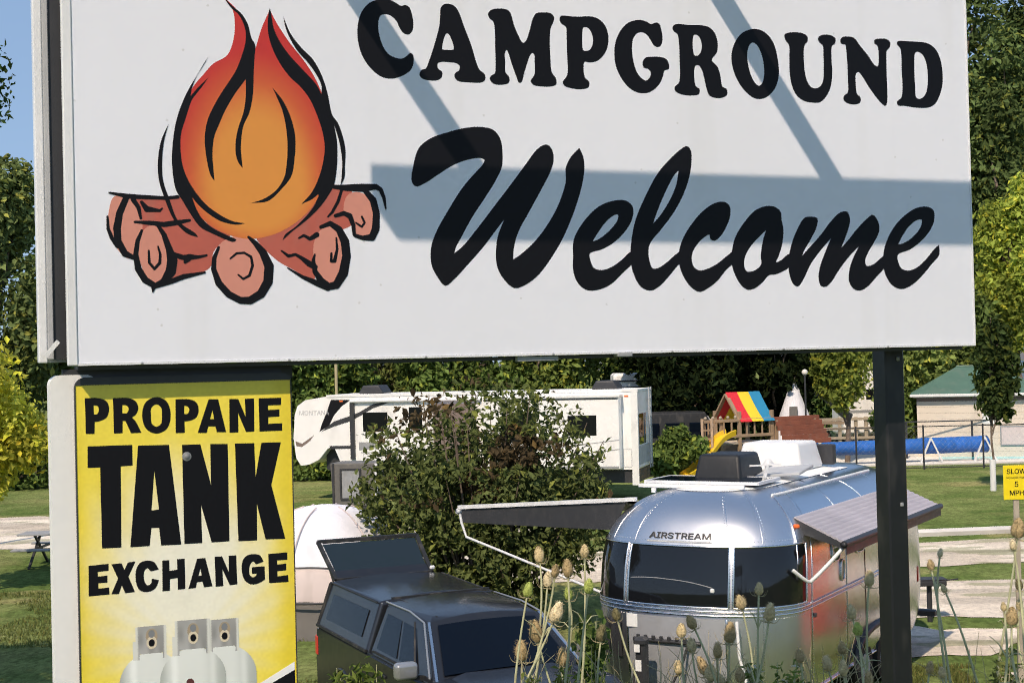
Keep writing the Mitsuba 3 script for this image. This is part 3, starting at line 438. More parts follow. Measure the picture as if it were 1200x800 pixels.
def yellow_fn(p, n, uv):
    grime = .04 * smoothstep(.55, .8, fbm(uv.x * 9, uv.y * 5, octaves=3)) + .06 * noise(uv.x * 140, uv.y * 140)
    x, y = (uv.x + 1.0) / .30, (uv.y + .60) / .36
    r = dr.sqrt(x * x + y * y); a = dr.atan2(uv.x + 1.0, uv.y + .80)
    ray = .05 * dr.sin(a * 26) * smoothstep(.2, .5, r)
    g = smoothstep(.25, 1.25, r + ray)
    edge = smoothstep(.8, 1.0, dr.abs(uv.x + 1.005) / .31)
    c = mix((0.84, 0.82, 0.68), (0.84, 0.69, 0.075), g)
    return mix(c, (0.74, 0.58, 0.03), edge * .7) * (1.03 - grime)
prin('m_yellow_print', proc(yellow_fn), 0.32)
f = sheet(shapely.box(PL - .001, PB + .01, PR + .001, PT).segmentize(.3)); fu = np.array(f.vertices)[:, :2]
put(pro, 'printed_face', xf(f, PS), 'm_yellow_print', uv=fu)
def pdecal(poly, h, thick=.0006):
    m = extrude(poly, thick); m.apply_translation([0, 0, h]); return xf(m, PS)
for k in ('PROP', 'TANK', 'EXCH'):
    for r in ART[k]: put(pro, 'letter', pdecal(shape_of(r).buffer(.0008), .0006), 'm_ink')
# printed tanks: a photograph of three cylinders; its shading is ink on the sheet
def tank_fn(p, n, uv):
    u = uv.x; base = mix((0.42, 0.45, 0.42), (0.72, 0.75, 0.72), smoothstep(-1.0, -.6, u) * smoothstep(1.05, .2, u))
    glint = .12 * (smoothstep(.0, 1.0, 1 - dr.abs(u + .55) * 6) + smoothstep(0, 1, 1 - dr.abs(u - .62) * 6))
    return base * (.86 + .14 * smoothstep(.0, 1.0, uv.y)) + glint
def collar_fn(p, n, uv):
    u = uv.x; c = mix((0.26, 0.26, 0.25), (0.42, 0.42, 0.41), noise(u * 3 + 5, uv.y * 2))
    return mix(c, (0.66, 0.67, 0.62), smoothstep(.78, .92, dr.abs(u)))
prin('m_tank_print', proc(tank_fn), 0.35); prin('m_collar_print', proc(collar_fn), 0.35)
prin('m_brass_print', (0.36, 0.29, 0.2), .4); prin('m_valve_ring', (0.62, 0.54, 0.40), .4); prin('m_tank_mark', (0.1, 0.03, 0.03), .4); prin('m_white_print', (.82, .82, .8), .35)
def ptank(cx, top, w, cw, ch, z):
    r = w / 2
    body = shapely.box(cx - r, top - 1.0, cx + r, top - .09).union(Polygon([(cx + r * math.cos(t), top - .09 + .09 * math.sin(t)) for t in np.linspace(0, math.pi, 30)]))
    m = sheet(body.segmentize(.01)); v = np.array(m.vertices); m.apply_translation([0, 0, z])
    put(pro, 'printed_tank', xf(m, PS), 'm_tank_print', uv=np.c_[(v[:, 0] - cx) / r, (v[:, 1] - top + .5) / .5])
    c = shapely.box(cx - cw / 2, top - .02, cx + cw / 2, top + ch).difference(shapely.box(cx - cw * .38, top - .03, cx + cw * .38, top - .004)).union(shapely.box(cx - cw / 2 - .008, top - .02, cx - cw / 2 + .01, top + ch * .45))
    m = sheet(c.segmentize(.01)); v = np.array(m.vertices); m.apply_translation([0, 0, z + .0004])
    put(pro, 'printed_collar', xf(m, PS), 'm_collar_print', uv=np.c_[(v[:, 0] - cx) / cw * 2, (v[:, 1] - top) / ch])
    for col, rr, yy, zz in (('m_brass_print', .0165, .62, .0008), ('m_valve_ring', .0145, .36, .0010), ('m_ink', .0085, .35, .0016), ('m_bolt', .009, .70, .0014)):
        e = sheet(Point(cx + .002, 0).buffer(rr)); e.apply_scale([1, 1.25, 1]); e.apply_translation([0, top + ch * yy, z + zz]); put(pro, 'printed_valve', xf(e, PS), col)
XT = lambda px: (px - 220) * .00241 - 1.0
ptank(-1.104, -.800, .180, .086, .074, .0008)
ptank(-.896, -.800, .186, .086, .076, .0014)
ptank(-.987, -.798, .188, .100, .080, .0032)
e = sheet(Point(-.996, -.897).buffer(.011).union(shapely.box(-1.006, -.94, -.986, -.897))); e.apply_translation([0, 0, .0036]); put(pro, 'printed_mark', xf(e, PS), 'm_tank_mark')
put(pro, 'printed_swoosh', pdecal(Polygon([(PR - .004, -.868), (PR - .004, -1.6), (-.95, -1.6), (-.81, -.930)]), .0006, .0004), 'm_white_print')
put(pro, 'printed_swoosh', pdecal(Polygon([(PR - .004, -.892), (PR - .004, -1.6), (-.92, -1.6), (-.77, -.930)]), .0012, .0004), 'm_ink')
bolt = lathe([(0, .005), (.006, .0045), (.007, .002), (.013, .0015), (.0135, 0)], 16)
bolt.apply_translation([-.992, -.2475, .002]); put(pro, 'bolt', xf(bolt, PS), 'm_bolt', True)
put(pro, 'hanger_plate', W2(-1.33, PR - .02, -.03, .012, -.05, -.022), 'm_dark')
for b in (-.02, -1.2):
    put(pro, 'bracket', W2(-1.2, -1.16, b - .03, b + .01, -.2, -.121), 'm_grey')

# ------------------------------------------------------------------ the silver travel trailer
from scipy.interpolate import PchipInterpolator
tr = thing('travel_trailer', 'polished silver travel trailer with a dark wraparound front window and two roof air conditioners', 'trailer')
TH = math.radians(30)
TM = basis([1.84, 17.15, 0], [math.cos(TH), -math.sin(TH), 0], [math.sin(TH), math.cos(TH), 0], [0, 0, .975])
_z = [.42, .8, 1.2, 1.65, 2.0, 2.33, 2.55, 2.75, 2.88, 2.95, 2.975]
fw_, ff_ = PchipInterpolator(_z, [1.23, 1.30, 1.315, 1.315, 1.31, 1.275, 1.185, 1.0, .76, .48, .1]), PchipInterpolator(_z, [.13, .03, 0, .02, .065, .145, .25, .43, .69, 1.05, 1.5])
TL, CL, NE = 6.9, 1.0, 2.5
SIDE = 4.2                     # psi units of a whole side
def S(psi, z, off=0.0):
    """The shell of the trailer. psi 0..pi runs round the front from the right-hand side; below 0 and above pi it runs back along the sides, one metre per unit."""
    psi, z = np.broadcast_arrays(np.asarray(psi, float), np.asarray(z, float))
    def raw(psi, z):
        w, f = fw_(z), ff_(z)
        q = np.clip(psi, 0, math.pi); c, s = np.cos(q), np.sin(q)
        x = w * np.sign(c) * np.abs(c) ** (2 / NE); l = f + CL * (1 - np.abs(s) ** (2 / NE))
        l = l + (np.clip(-psi, 0, None) + np.clip(psi - math.pi, 0, None)) / SIDE * (TL - 2 * f - 2 * CL)
        return np.stack([x, l, z], -1)
    p = raw(psi, z)
    if off:
        e = 1e-3
        zz = np.clip(z, .421, 2.973)
        n = np.cross(raw(psi + e, zz) - raw(psi - e, zz), raw(psi, zz + e) - raw(psi, zz - e))
        n /= np.linalg.norm(n, axis=-1, keepdims=True) + 1e-12
        out = np.where((n * (p - np.array([0, 3.2, 1.4]))).sum(-1, keepdims=True) < 0, -n, n)
        p = p + out * off
    return p
def tpatch(a0, a1, z0, z1, off, na=24, nz=10):
    A, Z_ = np.meshgrid(np.linspace(a0, a1, na), np.linspace(z0, z1, nz))
    return xf(grid(S(A, Z_, off)), TM)
def ttube(a, z, off, r, seg=6): return xf(tube(S(a, z, off), r, seg), TM)
def tl(m): return xf(m, TM)
def psi_x(x, z):
    """psi on the front where the lateral position is x"""
    return math.acos(math.copysign(min(1, abs(x / float(fw_(z)))) ** (NE / 2), x))
zz = np.unique(np.concatenate([np.linspace(.42, 2.3, 26), np.linspace(2.3, 2.975, 30)]))
front = lambda z0, z1: zz[(zz >= z0 - 1e-6) & (zz <= z1 + 1e-6)]
pf = np.linspace(.0, math.pi, 90)
A, Z_ = np.meshgrid(pf, np.linspace(.42, 2.975, 60))
put(tr, 'front_shell', tl(grid(S(A, Z_))), 'm_alu', True)
# sides and the rear, which mirrors the front
for a in (0, 1):
    s = np.linspace(0, SIDE, 40)
    Q, Z_ = np.meshgrid(-s if a == 0 else math.pi + s, np.linspace(.42, 2.975, 60))
    put(tr, 'side_shell', tl(grid(S(Q, Z_))), 'm_alu_side', True)
A, Z_ = np.meshgrid(pf, np.linspace(.42, 2.975, 60))
R_ = S(A, Z_); R_[..., 1] = TL - R_[..., 1]
put(tr, 'rear_shell', tl(grid(R_)), 'm_alu_side', True)
put(tr, 'floor', tl(box((0, 3.2, .47), (2.2, 5.6, .08))), 'm_dark')
# windows
def pane(name, a0, a1, z0, z1):
    k = put(tr, name, tpatch(a0, a1, z0, z1, .012, 30, 8), 'm_glass_dark', True)
    r = .014
    for (a, z) in ((np.linspace(a0, a1, 30), z0), (np.linspace(a0, a1, 30), z1)): put(k, 'frame', ttube(a, np.full(30, z), .014, r), 'm_alu_trim', True)
    for a in (a0, a1): put(k, 'frame', ttube(np.full(8, a), np.linspace(z0, z1, 8), .014, r), 'm_alu_trim', True)
    return k
xm = .64
w0 = pane('front_window', psi_x(xm, 2), psi_x(-xm, 2), 1.63, 2.335)
w1 = pane('front_window', .10, psi_x(xm + .05, 2), 1.63, 2.335)
w2 = pane('front_window', psi_x(-xm - .05, 2), math.pi - .10, 1.63, 2.335)
pw = psi_x(.46, 1.82)
put(w0, 'latch', tl(box(S(pw, 1.83, .03), (.05, .04, .05), cham=.01)), 'm_white')
put(w0, 'wiper_arm', tl(tube(S(np.linspace(psi_x(-.6, 2), pw, 14), np.linspace(1.93, 1.86, 14) + .05 * np.sin(np.linspace(0, 3.14, 14)), .018), .006, 5)), 'm_grey', True)
for k, z in enumerate((1.585, 1.535)):
    put(tr, 'belt_trim', ttube(np.linspace(-3.6, math.pi + 3.6, 160), np.full(160, z), .012, .016 if k == 0 else .012), 'm_alu_trim', True)
for x in (-1.0, -.62, .62, 1.0):
    for z0, z1 in ((.5, 1.52), (2.37, 2.9)):
        zs = np.linspace(z0, z1, 20); put(tr, 'seam', ttube([psi_x(x * float(fw_(z)) / 1.31, z) for z in zs], zs, .001, .005, 5), 'm_alu_trim', True)
for l in (.05, 1.25, 2.45, 3.65):
    zs = np.linspace(.5, 2.93, 24); put(tr, 'seam', ttube(np.full(24, -l), zs, .002, .008, 5), 'm_alu_trim', True)
put(tr, 'skirt_trim', ttube(np.linspace(-4, math.pi + 4, 120), np.full(120, .47), .01, .02), 'm_alu_trim', True)
def rivet_row(q, z):
    out = []
    P_, N_ = S(q, z), S(q, z, .01) - S(q, z)
    for p_, n_ in zip(P_, N_):
        n_ = n_ / np.linalg.norm(n_); a_ = np.cross(n_, [0, 0, 1.0]); a_ /= np.linalg.norm(a_) + 1e-9; b_ = np.cross(n_, a_)
        ring = [p_ + .007 * (a_ * math.cos(t) + b_ * math.sin(t)) for t in np.arange(6) * math.pi / 3]
        out.append(trimesh.Trimesh(np.vstack([ring, [p_ + n_ * .005]]), [[i, (i + 1) % 6, 6] for i in range(6)], process=False))
    return tl(cat(out))
qr = np.linspace(.12, math.pi - .12, 70)
for z in (2.395, 1.49, .56): put(tr, 'rivets', rivet_row(qr, np.full(70, z)), 'm_alu_trim', kind='stuff')
for x in (-1.03, -.59, .59, 1.03):
    zs = np.linspace(2.42, 2.88, 16); put(tr, 'rivets', rivet_row(np.array([psi_x(x * float(fw_(z)) / 1.31, z) for z in zs]), zs), 'm_alu_trim', kind='stuff')
for l in (.09, 1.21, 2.41, 3.61):
    zs = np.linspace(.6, 2.85, 40); put(tr, 'rivets', rivet_row(np.full(40, -l), zs), 'm_alu_trim', kind='stuff')
# lettering on the dome
tm = meshkit.text_mesh('AIRSTREAM', .072, .004, bold=True); v = np.array(tm.vertices); wd = v[:, 0].max()
sx = .80 / wd; zc = 2.42
pv = np.stack([[psi_x((x * sx - .40), zc) for x in v[:, 0]], zc + v[:, 1] * .9], -1)
base = S(pv[:, 0], pv[:, 1], .004); top = S(pv[:, 0], pv[:, 1], .012)
put(tr, 'lettering', tl(trimesh.Trimesh(np.where(v[:, 2:] > .002, top, base), tm.faces, process=False)), 'm_dark')
put(tr, 'letter_plate', tpatch(psi_x(.42, 2.39), psi_x(-.42, 2.39), 2.375, 2.395, .008, 20, 3), 'm_mid_grey', True)
# lower front: storage cover, cleat bar, jack, hoses
put(tr, 'storage_cover', tpatch(psi_x(.62, 1.1), psi_x(-.62, 1.1), .62, 1.50, .035, 24, 12), 'm_brushed', True)
for x in (.62, -.62): put(tr, 'cover_edge', ttube([psi_x(x, z) for z in np.linspace(.62, 1.5, 12)], np.linspace(.62, 1.5, 12), .02, .022), 'm_alu_trim', True)
put(tr, 'cleat_bar', xf(tube([TM[:3, :3].T @ (q - TM[:3, 3]) for q in xf(trimesh.Trimesh(S([psi_x(x, 1.27) for x in np.linspace(-.52, .33, 14)], np.full(14, 1.27), .06), []), TM).vertices], .026, 6), TM), 'm_dark', True)
for x in np.linspace(-.45, .25, 8): put(tr, 'cleat', tl(box(S(psi_x(x, 1.24), 1.245, .075), (.04, .03, .05), cham=.006)), 'm_dark')
jk = put(tr, 'tongue_jack', tl(cat([box((-.24, -.42, .92), (.12, .14, .66), cham=.02), box((-.24, -.42, .35), (.07, .07, .6)), box((-.24, -.44, 1.27), (.15, .16, .1), cham=.03)])), 'm_dark')
put(jk, 'label', tl(box((-.255, -.525, 1.2), (.07, .01, .09))), 'm_white'); put(jk, 'label', tl(box((-.255, -.495, .99), (.075, .01, .13))), 'm_white')
put(tr, 'notice', tl(box(S(psi_x(-.55, 1.42), 1.42, .05), (.14, .012, .16), cham=.003)), 'm_white')
put(tr, 'tongue', tl(cat([bar((-.9, .6, .42), (0, -.95, .42), .09), bar((.9, .6, .42), (0, -.95, .42), .09)])), 'm_dark')
for pts in ([(.78, -.02, 1.5), (.82, -.06, 1.1), (.9, -.05, .75), (1.0, .0, .5)], [(-.35, -.2, 1.1), (-.42, -.3, .8), (-.3, -.4, .5)], [(.2, -.06, 1.25), (.16, -.16, 1.0), (.05, -.3, .7)]):
    t_ = np.linspace(0, 1, 16); c = np.array([np.interp(t_, np.linspace(0, 1, len(pts)), np.array(pts)[:, i]) for i in range(3)]).T
    put(tr, 'hose', tl(tube(c, .02 if pts[0][0] > .5 else .015, 6)), 'm_white' if pts[0][0] > .5 else 'm_black_rubber', True)
for x in (-.98, -.78):
    put(tr, 'side_grille', tpatch(psi_x(x + .05, 1.1), psi_x(x - .05, 1.1), .95, 1.4, .03, 5, 6), 'm_dark', True)
# portholes and lights on the right side
for l, z, hw, hz in ((.86, 2.14, .13, .17), (1.08, 1.82, .06, .13), (1.75, 2.08, .18, .12)):
    P_ = [(l + hw * math.copysign(abs(math.cos(t)) ** .6, math.cos(t)), z + hz * math.copysign(abs(math.sin(t)) ** .6, math.sin(t))) for t in np.linspace(0, 2 * math.pi, 33)]
    c = np.array(P_); ring = S(-c[:, 0], c[:, 1], .012)
    k = put(tr, 'side_window', tl(trimesh.Trimesh(np.vstack([ring[:-1], S(-l, z, .012)[None]]), [[i, (i + 1) % 32, 32] for i in range(32)], process=False)), 'm_glass_dark', True)
    put(k, 'frame', tl(tube(ring, .014, 6, caps=False)), 'm_alu_trim', True)
put(tr, 'marker_light', tl(box(S(.22, 2.52, .02), (.08, .05, .05), cham=.015)), 'm_orange')
put(tr, 'marker_light', tl(box(S(math.pi - .22, 2.52, .02), (.08, .05, .05), cham=.015)), 'm_orange')
put(tr, 'side_lamp', tl(box(S(-.12, 1.42, .015), (.03, .07, .05), cham=.01)), 'm_dark')
put(tr, 'door', tpatch(-2.55, -1.95, .6, 2.3, .008, 6, 20), 'm_alu_side', True)
for x in (-1.18, 1.18):
    for l in (3.3, 4.2):
        ty = trimesh.creation.cylinder(.34, .2, sections=28); ty.apply_transform(trimesh.transformations.rotation_matrix(math.pi / 2, [0, 1, 0])); ty.apply_translation((x, l, .34))
        w = put(tr, 'wheel', tl(ty), 'm_black_rubber', 40)
        rm = trimesh.creation.cylinder(.2, .21, sections=24); rm.apply_transform(trimesh.transformations.rotation_matrix(math.pi / 2, [0, 1, 0])); rm.apply_translation((x, l, .34)); put(w, 'rim', tl(rm), 'm_mid_grey', 40)
arc = np.linspace(0, math.pi, 24)
put(tr, 'wheel_arch', tl(tube(np.stack([np.full(24, 1.325), 3.75 + .95 * np.cos(arc), .42 + .45 * np.sin(arc) ** .6], -1), .05, 6)), 'm_dark', True)
put(tr, 'rear_bumper', tl(bar((-1.2, TL - .02, .5), (1.34, TL - .02, .5), .14, .1, cham=.02)), 'm_dark')
put(tr, 'rear_lamp', tl(box((1.30, TL - .95, 1.25), (.05, .1, .26), cham=.02)), 'm_taillight')
# the roof
zr = 2.965
A, Z_ = np.meshgrid(np.concatenate([np.linspace(-SIDE, 0, 20)[:-1], np.linspace(0, math.pi, 40), math.pi + np.linspace(0, SIDE, 20)[1:]]), np.linspace(2.93, 2.974, 8))
put(tr, 'roof_skin', tl(grid(S(A, Z_, .006))), 'm_white', True)
put(tr, 'roof_edge_trim', ttube(np.linspace(-SIDE, .3, 40), np.full(40, 2.86), .01, .022), 'm_white', True)
put(tr, 'roof_edge_trim', ttube(np.full(14, .28), np.linspace(2.1, 2.86, 14), .008, .012), 'm_alu_trim', True)
k = put(tr, 'solar_panel', tl(box((-.2, 1.75, 3.0), (1.5, .8, .03), cham=.004)), 'm_glass_truck')
put(k, 'frame', tl(cat([box((-.2, 1.34, 3.0), (1.54, .03, .04)), box((-.2, 2.16, 3.0), (1.54, .03, .04)), box((-.965, 1.75, 3.0), (.03, .8, .04)), box((.565, 1.75, 3.0), (.03, .8, .04))])), 'm_white_metal')
rr = put(tr, 'roof_rail', tl(bar((-.95, 1.12, 2.97), (.48, 1.12, 2.97), .06, .05, cham=.012)), 'm_white')
for x in (-.75, .3): put(rr, 'foot', tl(box((x, 1.14, 2.93), (.05, .06, .1), cham=.006)), 'm_white')
def ac(l, x, w, d, h, m, lab):
    b = hull_round([(sx * (w / 2 - .06) * q, l + sy * (d / 2 - .06) * q2, zq) for sx in (-1, 1) for sy in (-1, 1) for zq, q, q2 in ((3.02, 1, 1), (2.98 + h, .86, .82))], .05)
    b.apply_translation((x, 0, 0)); k = put(tr, 'air_conditioner', tl(b), m, 50, label=lab)
    put(k, 'base', tl(box((x, l, 3.0), (w * .9, d * .9, .06))), 'm_dark')
    return k
a1 = ac(2.35, -.20, .68, .9, .29, 'm_ac_black', 'black air conditioner on the roof')
a2 = ac(4.1, -.12, .98, 1.0, .34, 'm_white', 'white air conditioner on the roof')
put(a2, 'rear_grille', tl(box((.30, 4.67, 3.15), (.42, .12, .3), cham=.02)), 'm_dark')
for i in range(4): put(a2, 'ridge', tl(box((-.45 + .2 * i, 4.0, 3.315), (.03, .55, .02), cham=.004)), 'm_white_metal')
put(tr, 'roof_hatch', tl(xf(box((0, 0, 0), (.62, .6, .04), cham=.01), trimesh.transformations.compose_matrix(angles=(.12, -.08, 0), translate=(.42, 2.75, 3.05)))), 'm_mid_grey')
put(tr, 'vent_pipe', tl(lathe([(.05, 2.95), (.05, 3.08), (.09, 3.09), (.03, 3.17), (0, 3.18)], 12).apply_translation((-.02, 3.35, 0))), 'm_white_metal', True)
put(tr, 'antenna', tl(cat([bar((.3, 2.3, 2.97), (.34, 2.35, 3.16), .03), bar((.1, 2.3, 3.15), (.5, 2.4, 3.17), .05, .02)])), 'm_white_metal')
# awnings: a lit ribbed one on the right side, a dark one on the left
def awning(side, l0, l1, out, zi, zo, mname, ribs, pitch=0.0):
    n = ribs * 4 + 1; t_ = np.linspace(0, 1, n); wv = .012 * np.abs(np.sin(t_ * ribs * math.pi))
    xi = [float(S(0 if side > 0 else math.pi, zi)[0])] * 2
    rows = []
    for l in np.linspace(l0, l1, 6):
        x0 = float(fw_(zi)) * side; rows.append(np.stack([x0 + side * out * t_, np.full(n, l), zi + (zo - zi) * t_ + wv - pitch * (l - l0)], -1))
    up = np.array(rows); lo = up.copy(); lo[..., 2] -= .03
    m = cat([grid(up), grid(lo, True), grid(np.stack([up[0], lo[0]])), grid(np.stack([up[-1], lo[-1]]), True)])
    k = put(tr, 'awning', tl(m), mname, 30)
    x1 = float(fw_(zi)) * side + side * out
    put(k, 'roller', tl(tube([(x1, l0 - .05, zo - .02), (x1, l1 + .05, zo - .02 - pitch * (l1 - l0))], .045, 10)), 'm_dark' if side > 0 else 'm_white_metal', True)
    return k, x1
k1, x1 = awning(1, 1.05, 5.6, .62, 2.63, 2.34, 'm_awning', 9)
put(k1, 'valance', tl(cat([box((x1 + .02, 3.3, 2.27), (.012, 4.55, .15))])), 'm_dark')
put(k1, 'end_flap', tl(extrude([(1.12, 2.62), (x1 - .01, 2.32), (x1 - .01, 2.26), (1.14, 2.45)], .012).apply_transform(basis([0, 1.06, 0], [1, 0, 0], [0, 0, 1], [0, -1, 0]))), 'm_dark')
t_ = np.linspace(0, 1, 14)
put(k1, 'arm', tl(tube(np.stack([np.interp(t_, [0, .45, 1], [1.27, 1.40, x1]), np.interp(t_, [0, .45, 1], [.55, .75, 1.12]), np.interp(t_, [0, .45, 1], [2.05, 1.93, 2.32]) - .05 * np.sin(t_ * 3.14)], -1), .024, 6)), 'm_white', True)
k2, x2 = awning(-1, .75, 3.4, 2.5, 2.80, 2.62, 'm_dark', 6, .12)
put(k2, 'end_rail', tl(bar((-.8, .72, 2.83), (x2, .72, 2.65), .05, .05)), 'm_white_metal')
put(k2, 'valance', tl(extrude([(-.95, 2.79), (x2 + .02, 2.61), (x2 + .06, 2.44), (-1.12, 2.42)], .012).apply_transform(basis([0, .74, 0], [1, 0, 0], [0, 0, 1], [0, -1, 0]))), 'm_dark')
put(k2, 'arm', tl(tube([(x2, .72, 2.64), (x2 + .04, .72, 2.44), (x2 + .12, .70, 2.25), (-1.29, .66, 1.62)], .019, 6)), 'm_white_metal', True)

# ------------------------------------------------------------------ the pickup truck
tk = thing('pickup_truck', 'dark grey pickup truck with its cap hatch raised, parked beside the silver trailer', 'truck')
KM = basis([-.38, 16.07, 0], [.912, .41, 0], [-.41, .912, 0], [0, 0, 1])
kl = lambda m: xf(m, KM)
prof = Polygon([(-2.05, .42), (-2.08, .78), (-1.97, 1.06), (-.62, 1.17), (1.36, 1.17), (3.36, 1.17), (3.42, .95), (3.40, .42)])
for yc in (-1.25, 2.32): prof = prof.difference(Point(yc, .36).buffer(.43, 24))
def sidewall(profile, x0, x1):
    m = extrude(profile, x1 - x0)          # (y, z) profile, extruded along x
    M = basis([x0, 0, 0], [0, 1, 0], [0, 0, 1], [1, 0, 0]); return xf(m, M)
put(tk, 'body', kl(cat([sidewall(prof.buffer(-.02), -.93, .93), sidewall(prof.buffer(-.02).buffer(.02), -.90, .90)])), 'm_truck', 30)
put(tk, 'hood', kl(hull_round([(sx * .80, y, z) for sx in (-1, 1) for y, z in ((-1.9, 1.02), (-.66, 1.15), (-.66, .9), (-1.9, .85))] + [(sx * .5, y, z + .06) for sx in (-1, 1) for y, z in ((-1.8, 1.02), (-.66, 1.15))], .06, 14)), 'm_truck', 40)
cabp = lambda sx: [(sx * .83, -.66, 1.16), (sx * .83, 1.33, 1.16), (sx * .62, .03, 1.66), (sx * .62, .5, 1.705), (sx * .62, 1.28, 1.70), (sx * .56, .16, 1.695), (sx * .5, .03, 1.672)]
cab = put(tk, 'cab', kl(hull_round(cabp(-1) + cabp(1) + [(x_, y_, z_ + .035 * (1 - (x_ / .55) ** 2)) for x_ in (-.4, -.2, 0, .2, .4) for y_, z_ in ((.05, 1.672), (.35, 1.705), (.8, 1.715), (1.28, 1.705))], .052, 16)), 'm_truck', 40)
capp = lambda sx: [(sx * .86, 1.44, 1.18), (sx * .86, 3.34, 1.18), (sx * .68, 1.46, 1.69), (sx * .70, 3.22, 1.70)]
cap = put(tk, 'cap', kl(hull_round(capp(-1) + capp(1) + [(x_, y_, z_ + .045 * (1 - (x_ / .6) ** 2)) for x_ in (-.45, -.22, 0, .22, .45) for y_, z_ in ((1.5, 1.695), (2.4, 1.705), (3.2, 1.70))], .052, 16)), 'm_truck', 40)
def quad_on(a, b, c, d, ns, off, u0, u1, v0, v1, bow=0.0):
    """A pane inside the quad a b c d (bottom left, bottom right, top right, top left), in fractions of it, pushed off by 'off'."""
    a, b, c, d = (np.array(q, float) for q in (a, b, c, d))
    U_, V_ = np.meshgrid(np.linspace(u0, u1, 12), np.linspace(v0, v1, 6))
    P_ = (a * (1 - U_)[..., None] + b * U_[..., None]) * (1 - V_)[..., None] + (d * (1 - U_)[..., None] + c * U_[..., None]) * V_[..., None]
    n_ = np.cross(b - a, d - a); n_ /= np.linalg.norm(n_)
    if n_ @ np.array(ns, float) < 0: n_ = -n_
    P_ = P_ + n_ * off + n_ * (bow * (1 - ((U_ - .5) * 2) ** 2))[..., None]
    return grid(P_)
ws = quad_on((-.83, -.66, 1.16), (.83, -.66, 1.16), (.62, .03, 1.66), (-.62, .03, 1.66), (0, -1, .6), .066, .045, .955, .08, .92, .035)
wk = put(tk, 'windshield', kl(ws), 'm_glass_truck', True)
put(wk, 'wiper', kl(cat([bar((-.35, -.715, 1.225), (.28, -.70, 1.245), .018, .012), bar((.1, -.72, 1.22), (.66, -.69, 1.255), .018, .012)])), 'm_black_rubber')
put(wk, 'inner_mirror', kl(box((.05, -.17, 1.56), (.2, .02, .05), cham=.01)), 'm_grey')
for sx in (-1, 1):
    a, b, c, d = (sx * .83, -.66, 1.16), (sx * .83, 1.33, 1.16), (sx * .62, 1.28, 1.70), (sx * .62, .03, 1.66)
    for u0, u1 in ((.22, .52), (.57, .92)):
        put(tk, 'side_window', kl(quad_on(a, b, c, d, (sx, 0, .3), .064, u0, u1, .12, .84)), 'm_glass_truck', True)
    put(tk, 'window_trim', kl(cat([bar((sx * (.845 + .04), -.15, 1.22), (sx * .69, .34, 1.66), .022), bar((sx * .885, -.15, 1.205), (sx * .885, 1.25, 1.205), .02)])), 'm_chrome' if sx > 0 else 'm_truck_flat')
    put(tk, 'pillar_trim', kl(bar((sx * .845, -.70, 1.21), (sx * .655, .0, 1.70), .028)), 'm_chrome')
    a, b, c, d = (sx * .86, 1.44, 1.18), (sx * .86, 3.34, 1.18), (sx * .70, 3.22, 1.70), (sx * .68, 1.46, 1.69)
    put(tk, 'cap_window', kl(quad_on(a, b, c, d, (sx, 0, .3), .064, .12, .88, .2, .8)), 'm_glass_truck', True)
    put(tk, 'cap_seal', kl(bar((sx * .92, 1.40, 1.185), (sx * .92, 3.38, 1.19), .03)), 'm_truck_flat')
    mk = put(tk, 'mirror', kl(hull_round([(sx * x, y, z) for x in (.99, 1.16) for y in (-.42, -.36) for z in (1.25, 1.35)], .04)), 'm_mirror_shell', 40, label='silver-topped door mirror' if sx < 0 else None)
    put(mk, 'arm', kl(bar((sx * .85, -.38, 1.2), (sx * 1.05, -.39, 1.23), .05)), 'm_truck_flat')
    put(tk, 'door_handle', kl(box((sx * .94, .75, 1.02), (.02, .18, .035), cham=.006)), 'm_truck_flat')
    for y in (-.32, 1.34): put(tk, 'door_seam', kl(bar((sx * .931, y, .5), (sx * .931, y, 1.07), .009)), 'm_dark')
    tlm = put(tk, 'tail_lamp', kl(box((sx * .90, 3.37, .93), (.08, .12, .26), cham=.02)), 'm_taillight')
    for y in (-1.25, 2.32):
        ty = trimesh.creation.cylinder(.36, .22, sections=30); ty.apply_transform(trimesh.transformations.rotation_matrix(math.pi / 2, [0, 1, 0])); ty.apply_translation((sx * .82, y, .36))
        w = put(tk, 'wheel', kl(ty), 'm_black_rubber', 40)
        rm = trimesh.creation.cylinder(.21, .235, sections=24); rm.apply_transform(trimesh.transformations.rotation_matrix(math.pi / 2, [0, 1, 0])); rm.apply_translation((sx * .82, y, .36)); put(w, 'rim', kl(rm), 'm_chrome', 40)
        arc = np.linspace(.05, math.pi - .05, 24)
        put(tk, 'fender_lip', kl(tube(np.stack([np.full(24, sx * .93), y + .44 * np.cos(arc), .36 + .44 * np.sin(arc)], -1), .02, 6)), 'm_truck', True)
put(tk, 'roof_seam', kl(cat([bar((sx * .52, .1, 1.742), (sx * .52, 1.28, 1.768), .014, .01) for sx in (-1, 1)])), 'm_truck_flat')
put(tk, 'roof_rack', kl(cat([bar((-.60, 1.36, 1.775), (.64, 1.36, 1.79), .035, .025)])), 'm_truck_flat')
